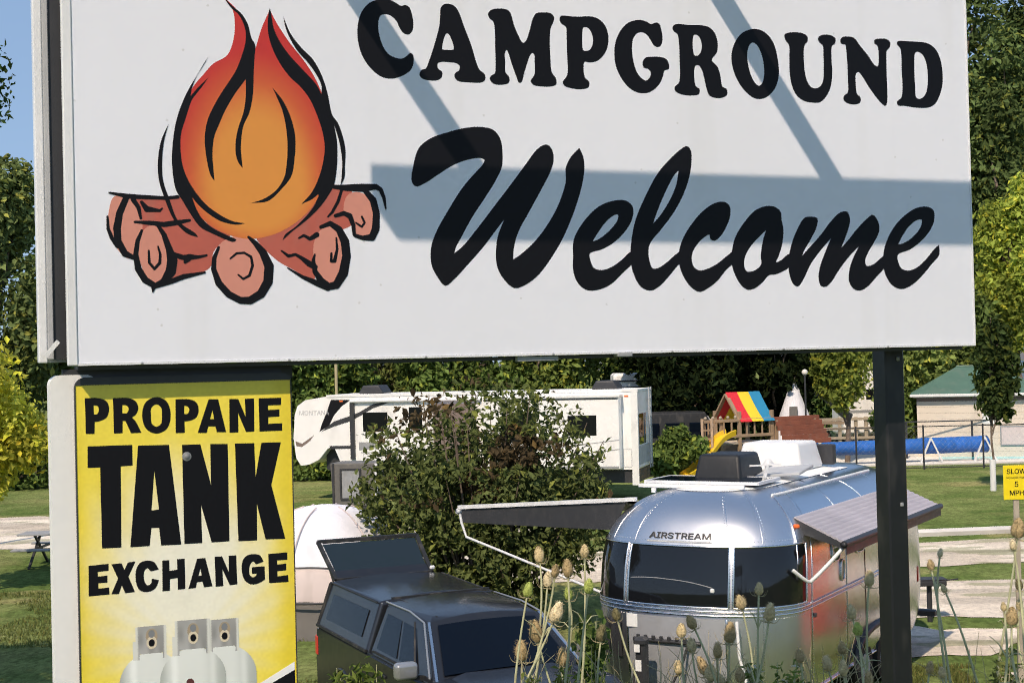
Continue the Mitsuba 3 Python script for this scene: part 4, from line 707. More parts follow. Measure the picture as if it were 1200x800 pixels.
for sx in (-1, 1):
    put(tk, 'fender', kl(hull_round([(sx * x, y, z) for x, y, z in ((.72, -1.95, .98), (.86, -1.9, .96), (.72, -.7, 1.18), (.90, -.7, 1.15), (.90, -1.3, 1.15), (.72, -1.3, 1.18), (.90, -1.3, .9), (.90, -.7, .9), (.86, -1.9, .8))], .06, 12)), 'm_truck', 40)
    put(tk, 'headlamp', kl(box((sx * .70, -2.03, .86), (.34, .1, .2), cham=.03)), 'm_mid_grey')
    put(tk, 'drip_rail', kl(tube([(sx * .885, -.6, 1.23), (sx * .70, .02, 1.70), (sx * .685, .5, 1.755), (sx * .685, 1.3, 1.75)], .012, 6)), 'm_mirror_shell', True)
    put(tk, 'cap_gutter', kl(tube([(sx * .745, 1.46, 1.725), (sx * .765, 3.24, 1.735)], .012, 6)), 'm_truck_flat', True)
    put(tk, 'cap_rear_post', kl(bar((sx * .90, 3.37, 1.2), (sx * .755, 3.26, 1.72), .04)), 'm_truck_flat')
put(tk, 'cowl', kl(box((0, -.70, 1.19), (1.5, .14, .05), cham=.015)), 'm_truck_flat')
put(tk, 'grille', kl(box((0, -2.06, .85), (1.0, .06, .24), cham=.02)), 'm_dark')
put(tk, 'bumper', kl(hull_round([(sx * .86, -2.1, z) for sx in (-1, 1) for z in (.5, .62)] + [(0, -2.16, .5), (0, -2.16, .62)], .05)), 'm_truck_flat', 40)
put(tk, 'dashboard', kl(box((0, -.28, 1.12), (1.4, .5, .1), cham=.03)), 'm_dark')
# raised hatch
hg = put(tk, 'hatch', kl(quad_on((-.66, 3.34, 1.745), (.66, 3.34, 1.745), (.70, 4.0, 2.17), (-.70, 4.0, 2.17), (0, -.6, 1), 0, 0.03, .97, .22, .93)), 'm_hatch_glass', True)
H4 = [np.array(q) for q in ((-.66, 3.34, 1.745), (.66, 3.34, 1.745), (.70, 4.0, 2.17), (-.70, 4.0, 2.17))]
put(hg, 'frame', kl(cat([bar(H4[3], H4[2], .07, .05), bar(H4[0], H4[3], .05, .035), bar(H4[1], H4[2], .05, .035), bar(H4[0], H4[1], .05, .04)])), 'm_truck_flat')
put(hg, 'lower_rail', kl(quad_on(*H4, (0, -.6, 1), .003, .02, .98, .02, .22)), 'm_truck', True)
for sx in (-1, 1): put(hg, 'gas_strut', kl(bar((sx * .62, 3.2, 1.3), (sx * .66, 3.85, 2.06), .018)), 'm_dark')
put(hg, 'wing_nut', kl(box((.68, 3.36, 1.80), (.07, .05, .05), cham=.015)), 'm_white_metal')
put(hg, 'wing_nut', kl(box((-.66, 3.97, 2.13), (.05, .05, .05), cham=.015)), 'm_white_metal')

# ------------------------------------------------------------------ the long fifth-wheel camper behind the shrub
rv = thing('camper', 'long white fifth-wheel camper with dark swooshes, half hidden behind the big shrub', 'camper')
VT = math.radians(15)
VM = basis([-7.42, 49.06, 0], [math.cos(VT), -math.sin(VT), 0], [0, 0, 1], [math.sin(VT), math.cos(VT), 0])   # x along the side, y up, z away
VM[:3, 0] *= 1.03; VM[:3, 1] *= .975
VM[:3, 2] = np.cross(VM[:3, 0], VM[:3, 1]); VM[:3, 2] /= np.linalg.norm(VM[:3, 2]); VM[:3, 2] *= 1 if VM[1, 2] > 0 else -1
vl = lambda m: xf(m, VM)
def vprism(poly, z0, z1):
    m = extrude(poly, z1 - z0); m.apply_translation([0, 0, z0]); m = vl(m)
    if np.linalg.det(VM[:3, :3]) < 0: m.invert()
    return m
side = Polygon([(.02, 3.0), (.12, 3.3), (.4, 3.5), (1.2, 3.62), (11.4, 3.60), (11.4, 1.05), (2.3, 1.05), (1.62, 1.28), (1.36, 1.92), (1.15, 1.82), (.85, 1.45), (.5, 1.28), (.2, 1.24), (.04, 1.5), (-.04, 2.2)]).buffer(-.06).buffer(.06)
put(rv, 'body', vprism(side, 0, 2.5), 'm_rv', 30)
put(rv, 'undercarriage', vprism(Polygon([(2.4, 1.06), (11.35, 1.06), (11.35, .62), (2.9, .66)]), .08, 2.4), 'm_dark')
put(rv, 'nose_bay', vprism(Polygon([(.95, 1.9), (1.5, 1.85), (1.7, 1.0), (1.5, .75), (.95, 1.1)]), .4, 2.1), 'm_dark')
put(rv, 'landing_leg', vprism(shapely.box(1.75, 0, 1.87, 1.2), .2, .32), 'm_dark'); put(rv, 'landing_leg', vprism(shapely.box(1.75, 0, 1.87, 1.2), 2.1, 2.22), 'm_dark')
put(rv, 'roof_lip', vprism(shapely.box(1.15, 3.585, 11.42, 3.66), -.03, 2.53), 'm_white')
so = put(rv, 'slide_out', vprism(shapely.box(6.6, 1.12, 10.9, 3.42), -.5, -.003), 'm_rv')
put(so, 'topper', vprism(shapely.box(6.55, 3.43, 10.95, 3.50), -.56, -.003), 'm_white'); put(so, 'seal', vprism(shapely.box(6.62, 3.36, 10.88, 3.40), -.515, -.5), 'm_dark')
put(so, 'window', vprism(shapely.box(7.2, 2.0, 8.3, 2.9), -.512, -.5), 'm_glass_dark')
so2 = put(rv, 'slide_out', vprism(shapely.box(4.9, 1.5, 6.2, 3.3), -.35, -.003), 'm_brown', label='brown slide-out front')
Dv = lambda pts, h=-.006, th=.006: vprism(Polygon([((x - 343) / 35.2, 4.5 - (y - 430.3) / 34.7) for x, y in pts]), h, h + th)
put(rv, 'stripe', Dv([(389, 465), (413, 465.5), (402, 473), (392, 484), (386, 496), (374, 503), (377, 494), (384, 478)]), 'm_ink')
put(rv, 'stripe', Dv([(376, 503), (392, 491), (414, 484), (424, 480), (440, 471), (470, 466), (440, 476), (424, 485), (412, 491), (392, 497)], -.009, .003), 'm_dark')
put(rv, 'stripe', Dv([(344, 514), (352, 517), (367, 507), (362, 514), (352, 521), (345, 520)]), 'm_brown')
put(rv, 'stripe', Dv([(386, 520), (418, 520), (418, 523.5), (387, 524)]), 'm_dark')
put(rv, 'stripe', Dv([(422, 516), (442, 516), (440, 524), (422, 526)]), 'm_grey')
wn = put(rv, 'window', Dv([(427.5, 481), (457, 481), (457, 503.5), (427.5, 503.5)], -.012, .012), 'm_glass_dark')
put(rv, 'awning_post', vprism(shapely.box(1.98, 1.45, 2.12, 3.38), -.1, -.003), 'm_dark')
put(rv, 'awning_tube', vl(tube([(2.0, 3.44, -.09), (6.4, 3.42, -.09)], .06, 8)), 'm_white_metal', True)
for t0 in (2.0, 9.85):
    put(rv, 'roof_unit', vl(xf(hull_round([(t0 + q * .75 + (.12 if yy > 3.7 else 0) * (1 - 2 * q), yy, zz_) for q in (0, 1) for yy in (3.70, 3.9) for zz_ in (.9, 1.7)], .05), np.eye(4))), 'm_dark', 40)
t_ = meshkit.text_mesh('MONTANA', .15, .003); t_.apply_translation((.17, 2.98, 0)); 
M_ = VM.copy(); t2 = t_.copy(); t2.vertices[:, 2] = -t2.vertices[:, 2] - .004 + .0; put(rv, 'lettering', vl(t2), 'm_mid_grey')
rw = put(rv, 'rear_window', vl(box((11.407, 2.35, .8), (.014, 1.0, 1.2))), 'm_glass_dark')
put(rv, 'rear_panel', vl(box((11.406, 1.5, 1.2), (.012, .62, 2.2))), 'm_mid_grey')
put(rv, 'corner_trim', vprism(shapely.box(11.2, .55, 11.41, 3.58), -.03, -.003), 'm_white')
for t0, t1, z0, z1 in ((2.4, 3.3, 1.12, 1.62), (3.4, 4.5, 1.12, 1.62), (10.95, 11.18, 1.15, 1.7)):
    b_ = put(rv, 'storage_door', vprism(shapely.box(t0, z0, t1, z1), -.012, -.002), 'm_rv'); put(b_, 'frame', vprism(shapely.box(t0 - .02, z0 - .02, t1 + .02, z1 + .02).difference(shapely.box(t0, z0, t1, z1)), -.009, -.002), 'm_mid_grey')
ed = put(rv, 'entry_door', vprism(shapely.box(3.85, 1.7, 4.55, 3.35), -.014, -.002), 'm_rv'); put(ed, 'window', vprism(shapely.box(3.98, 2.5, 4.42, 3.2), -.022, -.0145), 'm_glass_dark'); put(ed, 'handle', vprism(shapely.box(4.42, 2.2, 4.5, 2.32), -.04, -.0145), 'm_dark')
put(so, 'lower_trim', vprism(shapely.box(6.62, 1.13, 10.88, 1.2), -.51, -.5), 'm_grey'); put(so, 'vent', vprism(shapely.box(9.6, 1.3, 10.1, 1.55), -.51, -.5), 'm_grey')
for z0 in (1.45, 1.75): put(so, 'stripe', vprism(Polygon([(8.6, z0), (10.9, z0 + .28), (10.9, z0 + .31), (8.6, z0 + .03)]), -.506, -.5), 'm_grey')
put(so, 'window', vprism(shapely.box(9.3, 2.2, 10.2, 2.85), -.512, -.5), 'm_glass_dark')
put(rv, 'belt_line', vprism(shapely.box(2.3, 1.66, 6.5, 1.69), -.006, -.002), 'm_grey')
for t0 in (1.6, 4.7, 6.5, 11.0): put(rv, 'marker_light', vprism(shapely.box(t0, 3.42, t0 + .12, 3.47), -.02, -.002), 'm_orange')
put(rv, 'ladder', vl(cat([bar((11.5, 1.0, q), (11.5, 3.7, q), .035) for q in (1.6, 2.0)] + [bar((11.5, h, 1.6), (11.5, h, 2.0), .03) for h in np.arange(1.2, 3.6, .3)])), 'm_mid_grey')
for t0 in (6.7, 7.6):
    c_ = trimesh.creation.cylinder(.38, .25, sections=24); c_.apply_translation((t0, .38, .25)); w = put(rv, 'wheel', vl(c_), 'm_black_rubber', 40)
    c_ = trimesh.creation.cylinder(.2, .27, sections=20); c_.apply_translation((t0, .38, .25)); put(w, 'rim', vl(c_), 'm_mid_grey', 40)

# ------------------------------------------------------------------ trees and shrubs
def leaf_cards(c, size, rng, out=None, bend=.3, aspect=.55):
    """Small folded leaves (two triangles) at the points c; out: preferred normals."""
    n = len(c)
    nn = rng.normal(size=(n, 3)) + np.array([0, 0, .5])
    if out is not None: nn += out * .9
    nn /= np.linalg.norm(nn, axis=1, keepdims=True)
    t = np.cross(nn, rng.normal(size=(n, 3))); t /= np.linalg.norm(t, axis=1, keepdims=True) + 1e-9
    b = np.cross(nn, t); s = np.broadcast_to(size, (n,))[:, None] * rng.uniform(.45, 1.6, (n, 1))
    v = np.stack([c - t * s, c + b * s * aspect + nn * s * bend, c + t * s, c - b * s * aspect + nn * s * bend], 1).reshape(-1, 3)
    i = np.arange(n)[:, None] * 4
    return trimesh.Trimesh(v, np.vstack([i + [0, 1, 2], i + [0, 2, 3]]), process=False)

def limb(p0, p1, r0, r1, rng, n=6, wob=.06):
    t = np.linspace(0, 1, n)[:, None]; p = np.array(p0) * (1 - t) + np.array(p1) * t
    L = np.linalg.norm(np.array(p1) - np.array(p0)); w = rng.normal(0, wob * L, (n, 3)); w[0] = 0; w[-1] = 0; w[:, 2] *= .3
    return tube(p + w * np.sin(t * math.pi), np.linspace(r0, r1, n), 7)

def tree(name, label, base, h, crown, n, leaf, col, seed, trunk_r=.2, group=None, cat_='tree', lobes=14, thresh=.36, mat_='m_leaf_dark', hue=(.25, .12), trunk_top=.75, bark='m_bark', lobe_r=.42, cluster=1.0):
    """crown = (z0, z1, rx, ry): leaves fill lobes between the heights z0 and z1. hue = (brightness spread, share of yellowish leaves)."""
    rng = np.random.default_rng(seed)
    x, y = base; z = float(gz(x, y)); z0, z1, rx, ry = crown
    key = thing(name, label, cat_, group)
    cz, rz = (z0 + z1) / 2 + z, (z1 - z0) / 2
    L = []
    for i in range(lobes):
        while True:
            q = rng.uniform(-1, 1, 3)
            if .15 < np.linalg.norm(q) < 1: break
        taper = 1 - .35 * max(q[2], 0)
        L.append((np.array([x + q[0] * rx * .72 * taper, y + q[1] * ry * .72 * taper, cz + q[2] * rz * .78]), lobe_r * rng.uniform(.7, 1.25)))
    ms = [limb((x, y, z - .1), (x + rng.normal(0, .15), y + rng.normal(0, .15), z0 + z + (z1 - z0) * trunk_top), trunk_r, trunk_r * .3, rng, 8, .02)]
    put(key, 'trunk', ms[0], bark, 40)
    lim = []
    for c, r in L:
        zz_ = min(max(z0 + z, c[2] - rz * .5), z0 + z + (z1 - z0) * trunk_top)
        lim.append(limb((x, y, zz_), c, trunk_r * .4, .02, rng, 5, .08))
    put(key, 'limbs', cat(lim), bark, 40, kind='stuff')
    per = n // lobes; P_, O_, C_ = [], [], []
    for c, r in L:
        k = int(per * (r / lobe_r) ** 2)
        d = rng.normal(size=(k, 3)); d /= np.linalg.norm(d, axis=1, keepdims=True)
        rad = rng.beta(3.2, 1.1, k)[:, None]
        p = c + d * rad * np.array([rx * r, ry * r, max(rz * r * .8, rx * r * .7)])
        p += rng.normal(0, leaf * .8, p.shape)
        P_.append(p); O_.append(d); C_.append(np.full(k, rng.uniform(1 - hue[0], 1 + hue[0])))
    p, o, cl = np.vstack(P_), np.vstack(O_), np.concatenate(C_)
    f = .9 / max(rx * .25, leaf * 3)
    keep = (meshkit.fbm(p * f, 3, seed) > thresh) & (p[:, 2] > z + .05)
    p, o, cl = p[keep], o[keep], cl[keep]
    m = leaf_cards(p, leaf, rng, o)
    base_c = np.array(col)
    cc = base_c * (cl * rng.uniform(.7, 1.3, len(p)) * (.6 + .8 * meshkit.fbm(p * f * 2.2, 2, seed + 5)))[:, None]
    yl = rng.random(len(p)) < hue[1]; cc[yl] = cc[yl] * np.array([1.9, 1.5, 1.0])
    put(key, 'crown', m, mat_, color=np.repeat(np.clip(cc, 0, .8), 4, 0))
    return key

def gp(px, d): q = at(px, 500, d); return (float(q[0]), float(q[1]))
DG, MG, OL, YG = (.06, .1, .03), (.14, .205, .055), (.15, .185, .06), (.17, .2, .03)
tree('tree', 'tall dark tree left of the sign, against the blue sky', gp(-6, 60), 15, (.2, 15.6, 2.6, 3.0), 30000, .15, (.17, .22, .08), 1, .22, lobes=26, lobe_r=.36)
tree('tree', 'yellow-leaved tree left of the yellow propane sign', gp(-32, 30), 4.8, (1.55, 5.15, 1.68, 1.6), 15000, .075, (.64, .62, .1), 2, .09, mat_='m_leaf', hue=(.3, .3), lobes=16, thresh=.32, lobe_r=.45)
tree('tree', 'broadleaf tree whose twigs hang into the blue sky left of the sign', gp(-92, 36), 13, (7.6, 15.0, 2.0, 2.2), 7000, .085, DG, 3, .12, lobes=14)
tree('tree', 'low shady tree beside the left end of the gravel road', (-9.6, 17.0), 7, (2.5, 7.0, 2.2, 2.2), 6000, .1, DG, 4, .14)
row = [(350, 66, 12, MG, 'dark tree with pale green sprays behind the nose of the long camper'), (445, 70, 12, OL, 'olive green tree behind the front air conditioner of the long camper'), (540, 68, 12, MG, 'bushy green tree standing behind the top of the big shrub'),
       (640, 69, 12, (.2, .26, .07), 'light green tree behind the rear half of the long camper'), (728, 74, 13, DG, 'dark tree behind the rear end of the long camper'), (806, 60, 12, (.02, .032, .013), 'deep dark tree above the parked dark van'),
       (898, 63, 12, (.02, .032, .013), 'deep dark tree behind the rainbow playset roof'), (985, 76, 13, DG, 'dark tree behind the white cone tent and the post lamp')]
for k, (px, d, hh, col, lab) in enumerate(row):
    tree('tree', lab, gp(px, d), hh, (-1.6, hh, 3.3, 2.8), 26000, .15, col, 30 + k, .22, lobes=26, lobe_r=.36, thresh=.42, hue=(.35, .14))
for k, px in enumerate((95, 185, 275)):      # the row goes on behind the signs
    tree('tree', ('mid green tree standing behind the white side edge of the propane sign', 'olive green tree standing behind the middle of the propane sign', 'dark green tree standing behind the right half of the propane sign')[k], gp(px, 66 + 3 * (k % 2)), 12, (-1.2, 12, 3.3, 2.8), 12000, .19, (MG, OL, DG)[k], 80 + k, .22, group='trees behind the yellow propane sign', lobes=22, lobe_r=.36)
tree('tree', 'yellow-green tree hanging over the wooden rail fence left of the black post', gp(992, 60), 8, (1.6, 8, 1.5, 1.3), 12000, .12, (.22, .27, .06), 50, .12, mat_='m_leaf', lobes=14)
tree('tree', 'mid green tree between the black post and the green-roofed shed', gp(1082, 67), 10, (-.6, 10, 2.3, 2.3), 18000, .15, (.22, .28, .08), 51, .18, lobes=18)
tree('tree', 'very tall dark tree right of the sign, reaching the top edge', gp(1172, 80), 24, (3, 27, 5.0, 4.2), 62000, .17, (.12, .17, .06), 52, .35, lobes=44, lobe_r=.3, thresh=.37)
tree('tree', 'tall dark tree rising beside the very tall one at the right edge', gp(1232, 92), 22, (3, 30, 5.6, 3.5), 46000, .18, (.09, .13, .045), 53, .3, lobes=30, lobe_r=.34)
tree('tree', 'bright yellow-green tree right of the sign, behind the shed', gp(1192, 67), 12, (3.6, 13.4, 2.1, 2.2), 30000, .13, (.34, .41, .08), 54, .2, mat_='m_leaf', lobes=26, lobe_r=.36, hue=(.35, .15))
tree('tree', 'dark green tree above the white camper roof at the right edge', gp(1150, 66), 8.2, (3.2, 8.0, 1.4, 1.4), 9000, .13, (.12, .17, .05), 55, .14, lobes=14)
sap = tree('sapling', 'slim sapling with a white-wrapped trunk in front of the shed', gp(1163, 47), 5.5, (1.75, 6.0, .86, .8), 4200, .11, (.06, .09, .03), 56, .045, lobes=14, trunk_top=.9, lobe_r=.46, thresh=.4)
q = gp(1162, 46.9); put(sap, 'trunk_wrap', tube([(q[0], q[1], 0), (q[0], q[1] , 1.0)], .095, 12), 'm_white', 40)
# undergrowth below the tree row
for k, (px, d, w, hh, lab) in enumerate([(366, 58, 2.0, 2.2, 'dark shrub under the overhanging nose of the long camper'), (430, 60, 2.4, 2.4, 'low dark shrub behind the front wheels of the long camper'), (792, 52, 1.2, 2.0, 'round green shrub between the long camper and the yellow slide'),
                                           (1058, 66, 1.5, 3.4, 'green shrub between the black post and the shed corner'), (15, 57, 3.0, 2.6, 'low hedge shrub behind the yellow-leaved tree')]):
    tree('shrub', lab, gp(px, d), hh, (.1, hh, w, 1.2), 7000, .11 if d > 50 else .07, (.15, .22, .06), 70 + k, .05, cat_='shrub', lobes=12, lobe_r=.45)
# the big shrub in the middle
bx, by = gp(566, 24.5)
rng = np.random.default_rng(5)
bush = thing('big_shrub', 'big open shrub with dark olive and maroon leaves between the truck and the long camper', 'shrub')
stems, tips = [], []
for i in range(34):
    a = rng.uniform(0, 2 * math.pi); r = rng.uniform(.3, 1.0) ** .7
    tip = np.array([bx + 2.15 * r * math.cos(a), by + 1.5 * r * math.sin(a), rng.uniform(2.7, 4.45) * (1 - .2 * r * r)])
    b0 = (bx + .25 * math.cos(a), by + .25 * math.sin(a), -.05); mid = (np.array(b0) + tip) / 2 + np.array([math.cos(a) * .15, math.sin(a) * .15, .25])
    stems.append(tube(np.array([b0, mid, tip]) if False else np.array([np.array(b0) * (1 - t)**2 + 2 * mid * t * (1 - t) + tip * t * t for t in np.linspace(0, 1, 8)]), np.linspace(.035, .006, 8), 5)); tips.append((np.array(b0), mid, tip))
for s in stems: put(bush, 'stem', s, 'm_bark', True)
P_ = []
for b0, mid, tip in tips:
    for t in rng.uniform(.22, 1.0, 34):
        c = b0 * (1 - t)**2 + 2 * mid * t * (1 - t) + tip * t * t
        d = rng.normal(size=3); d[2] = abs(d[2]) * .6; d /= np.linalg.norm(d); L = rng.uniform(.15, .55)
        k = int(17 * (1.25 - .6 * t)); s = rng.uniform(0, 1, k)[:, None]
        P_.append(c + d * L * s + rng.normal(0, .055, (k, 3)))
p = np.vstack(P_); p = p[p[:, 2] > .1]
d_ = rng.normal(size=(36000, 3)); d_ /= np.linalg.norm(d_, axis=1, keepdims=True)
q_ = np.array([bx, by, 2.0]) + d_ * (rng.beta(2.4, 1.0, 36000)[:, None]) * np.array([2.2, 1.6, 2.3]) * (1 + .45 * (meshkit.fbm(d_ * 2.6, 3, 12)[:, None] - .5))
q_ = q_[(q_[:, 2] > .1) & (rng.random(len(q_)) < np.clip(1.25 - .22 * q_[:, 2], .25, 1))]
p = np.vstack([p, q_])
p = p[meshkit.fbm(p * 2.2, 3, 9) > .46]; p = p[~((p[:, 2] < .9) & (np.abs(p[:, 0] - bx) > .75 + .5 * p[:, 2]))]
mar = (meshkit.fbm(p * 1.3, 2, 4) > .58) & (p[:, 2] > 2.2)
cc = np.array([.13, .16, .055]) * rng.uniform(.6, 1.35, (len(p), 1)); cc[mar] = np.array([.10, .075, .042]) * rng.uniform(.6, 1.3, (mar.sum(), 1))
yl = rng.random(len(p)) < .08; cc[yl] *= [1.9, 1.7, 1.2]
put(bush, 'foliage', leaf_cards(p, .058, rng), 'm_leaf_dark', color=np.repeat(cc, 4, 0))

# ------------------------------------------------------------------ things on the campground
# dome tent
tx, ty = gp(380, 25.5)
tent = thing('dome_tent', 'white dome tent with a dusty pink wall and grey base behind the raised truck hatch', 'tent')
def dome(z0, z1, m, off=0.0, nz=10, seg=48):
    a = np.linspace(0, 2 * math.pi, seg + 1); zq = np.linspace(z0, z1, nz)
    rr_ = lambda z: 1.55 * np.sqrt(np.clip(1 - (z / 2.12) ** 2.4, 0, 1))
    sag = 1 - .05 * np.abs(np.sin(a * 3))
    P_ = np.stack([tx + (rr_(zq)[:, None] + off) * sag * np.cos(a), ty + (rr_(zq)[:, None] + off) * sag * np.sin(a), np.repeat(zq[:, None], seg + 1, 1)], -1)
    P_ += (meshkit.fbm(P_ * 2.5, 3, 3)[..., None] - .5) * .1
    put(tent, m[0], grid(P_), m[1], True)
dome(0, .62, ('base_wall', 'm_tent_grey'), -.02); dome(.60, 1.22, ('inner_wall', 'm_tent_pink'), -.03); dome(1.18, 2.12, ('fly', 'm_tent'), .04, 14)
for a in np.arange(6) * math.pi / 3 + .2:
    zq = np.linspace(1.2, 2.08, 16); rq = 1.55 * np.sqrt(1 - (zq / 2.12) ** 2.4) + .055; put(tent, 'seam', tube(np.stack([tx + rq * math.cos(a), ty + rq * math.sin(a), zq], -1), .012, 5), 'm_tent_pink', True)
put(tent, 'guy_line', tube([(tx + .7, ty - .9, 1.55), (tx + 2.0, ty - 2.2, 0)], .006, 4), 'm_dark')
put(tent, 'hem', tube([(tx + 1.58 * math.cos(a), ty + 1.58 * math.sin(a), .62) for a in np.linspace(0, 2 * math.pi, 40)], .02, 5), 'm_dark', True)
# grey box trailer
q = at(423, 590, 42)
B = basis([q[0], q[1], 0], [math.cos(.2), -math.sin(.2), 0], [math.sin(.2), math.cos(.2), 0], [0, 0, 1])
bt = thing('box_trailer', 'small grey box trailer with a framed door below the camper nose', 'trailer')
put(bt, 'body', xf(hull_round([(sx * (.64 if z_ < 1 else .70), sy * .5, z_) for sx in (-1, 1) for sy in (-1, 1) for z_ in (.55, 1.72)], .03), B), 'm_box_grey', 40)
dk = put(bt, 'door', xf(box((-.12, -.545, 1.15), (.52, .03, .8), cham=.01), B), 'm_grey')
put(dk, 'frame', xf(cat([box((-.12, -.565, 1.57), (.62, .03, .05)), box((-.12, -.565, .73), (.62, .03, .05)), box((-.41, -.565, 1.15), (.05, .03, .79)), box((.17, -.565, 1.15), (.05, .03, .79))]), B), 'm_dark')
put(bt, 'corner_post', xf(box((.64, -.54, 1.14), (.07, .05, 1.2)), B), 'm_white_metal'); put(bt, 'corner_post', xf(box((-.64, -.54, 1.14), (.06, .05, 1.2)), B), 'm_dark')
put(bt, 'chassis', xf(box((0, 0, .47), (1.3, 1.1, .1)), B), 'm_dark')
for sx in (-.5, .5):
    c_ = trimesh.creation.cylinder(.26, .16, sections=20); c_.apply_transform(trimesh.transformations.rotation_matrix(math.pi / 2, [0, 1, 0])); c_.apply_translation((sx, 0, .26)); put(bt, 'wheel', xf(c_, B), 'm_black_rubber', 40)
q = at(393.5, 420, 56); whole('utility_pole', 'slim pale yellow pole behind the nose of the long camper', 'pole', tube([(q[0], q[1], 0), (q[0], q[1], q[2] + .4)], .06, 10), 'm_straw', 40)

# playset
def playset():
    k = thing('playset', 'wooden playset with a rainbow canopy, yellow slide and red plank roof', 'playset')
    o = at(868, 500, 54.0); a = math.radians(28); K = 1.256
    M = basis([o[0], o[1], -1.152], [K * math.cos(a), K * math.sin(a), 0], [-K * math.sin(a), K * math.cos(a), 0], [0, 0, K]); pl = lambda m: xf(m, M)
    for x in (-.05, 1.15):
        for y in (0, 1.2): put(k, 'post', pl(box((x, y, 1.45), (.1, .1, 2.9), cham=.008)), 'm_wood')
    for x in (-1.3, -.68):
        put(k, 'post', pl(box((x, 0.05, 1.36), (.09, .09, 2.72), cham=.008)), 'm_wood')
    for i in range(9): put(k, 'deck_board', pl(box((-1.28 + .3 * i, .6, 1.95), (.27, 1.25, .04), cham=.004)), 'm_grey_wood')
    for z in (2.18, 2.64): put(k, 'rail', pl(box((-.1, -.04, z), (2.55, .05, .09), cham=.006)), 'm_wood')
    for i in range(9): put(k, 'spindle', pl(box((-1.2 + .28 * i, -.04, 2.41), (.045, .035, .40), cham=.004)), 'm_wood')
    for i in range(5): put(k, 'finial', pl(hull_round([(-1.3 + .27 * i, -.04, 2.74)], .05)), 'm_grey_wood')
    # canopy: three stripes over a ridge
    ry, rz = .6, 3.46
    for i, m in enumerate(('m_red', 'm_yellow', 'm_teal')):
        x0, x1 = -.08 + .42 * i, -.08 + .42 * (i + 1)
        for sy in (-1, 1):
            t = np.linspace(0, 1, 8); rows = [np.stack([np.full(8, x), ry + sy * .74 * t, rz - .86 * t - .05 * np.sin(t * math.pi)], -1) for x in (x0, x1)]
            up = np.array(rows); lo = up - np.array([0, 0, .012])
            put(k, 'canopy_stripe', pl(cat([grid(up), grid(lo)])), m, True)
    put(k, 'gable', pl(cat([bar((-.06, ry - .66, 2.62), (-.06, ry, rz - .06), .12, .05), bar((-.06, ry + .66, 2.62), (-.06, ry, rz - .06), .12, .05)])), 'm_wood')
    # plank roof on the right
    for i in range(6):
        y0 = -.05 - .01 * i; z0 = 2.62 - .135 * i
        put(k, 'roof_plank', pl(box((2.05 + .02 * (i % 2), y0 - .09 * i, z0 - .0), (1.75, .03, .14), cham=.006)), 'm_redwood')
    for x in (1.3, 2.75): put(k, 'brace', pl(bar((x, -.02, 0), (x, -.02, 2.6), .09)), 'm_wood')
    # slide
    t = np.linspace(0, 1, 22); sx = -.55 - 2.0 * t; sz = 2.24 - 1.12 * (t * .85 + .15 * t * t) + .1 * np.sin(t * 2 * math.pi); sy = -.25 - .5 * t
    prof_ = np.array([(-.27, .14), (-.24, .16), (-.21, .03), (0, 0), (.21, .03), (.24, .16), (.27, .14), (.25, -.02), (0, -.05), (-.25, -.02), (-.27, .14)])
    P_ = np.array([[(x, y + q[0], z + q[1]) for q in prof_] for x, y, z in zip(sx, sy, sz)])
    put(k, 'slide', pl(grid(P_)), 'm_yellow_plastic', 40)
    # ladder
    for dx in (-.17, .17): put(k, 'ladder_rail', pl(bar((-1.75 + dx, -.75, .95), (-1.28 + dx, -.08, 2.72), .07)), 'm_wood')
    for i in range(6):
        t = .12 + i * .14; put(k, 'ladder_rung', pl(bar((-1.75 + .47 * t - .2, -.75 + .67 * t, .95 + 1.77 * t), (-1.75 + .47 * t + .2, -.75 + .67 * t, .95 + 1.77 * t), .05)), 'm_wood')
    put(k, 'swing_beam', pl(bar((2.8, .1, 2.45), (4.0, .1, 2.4), .1)), 'm_wood')
playset()

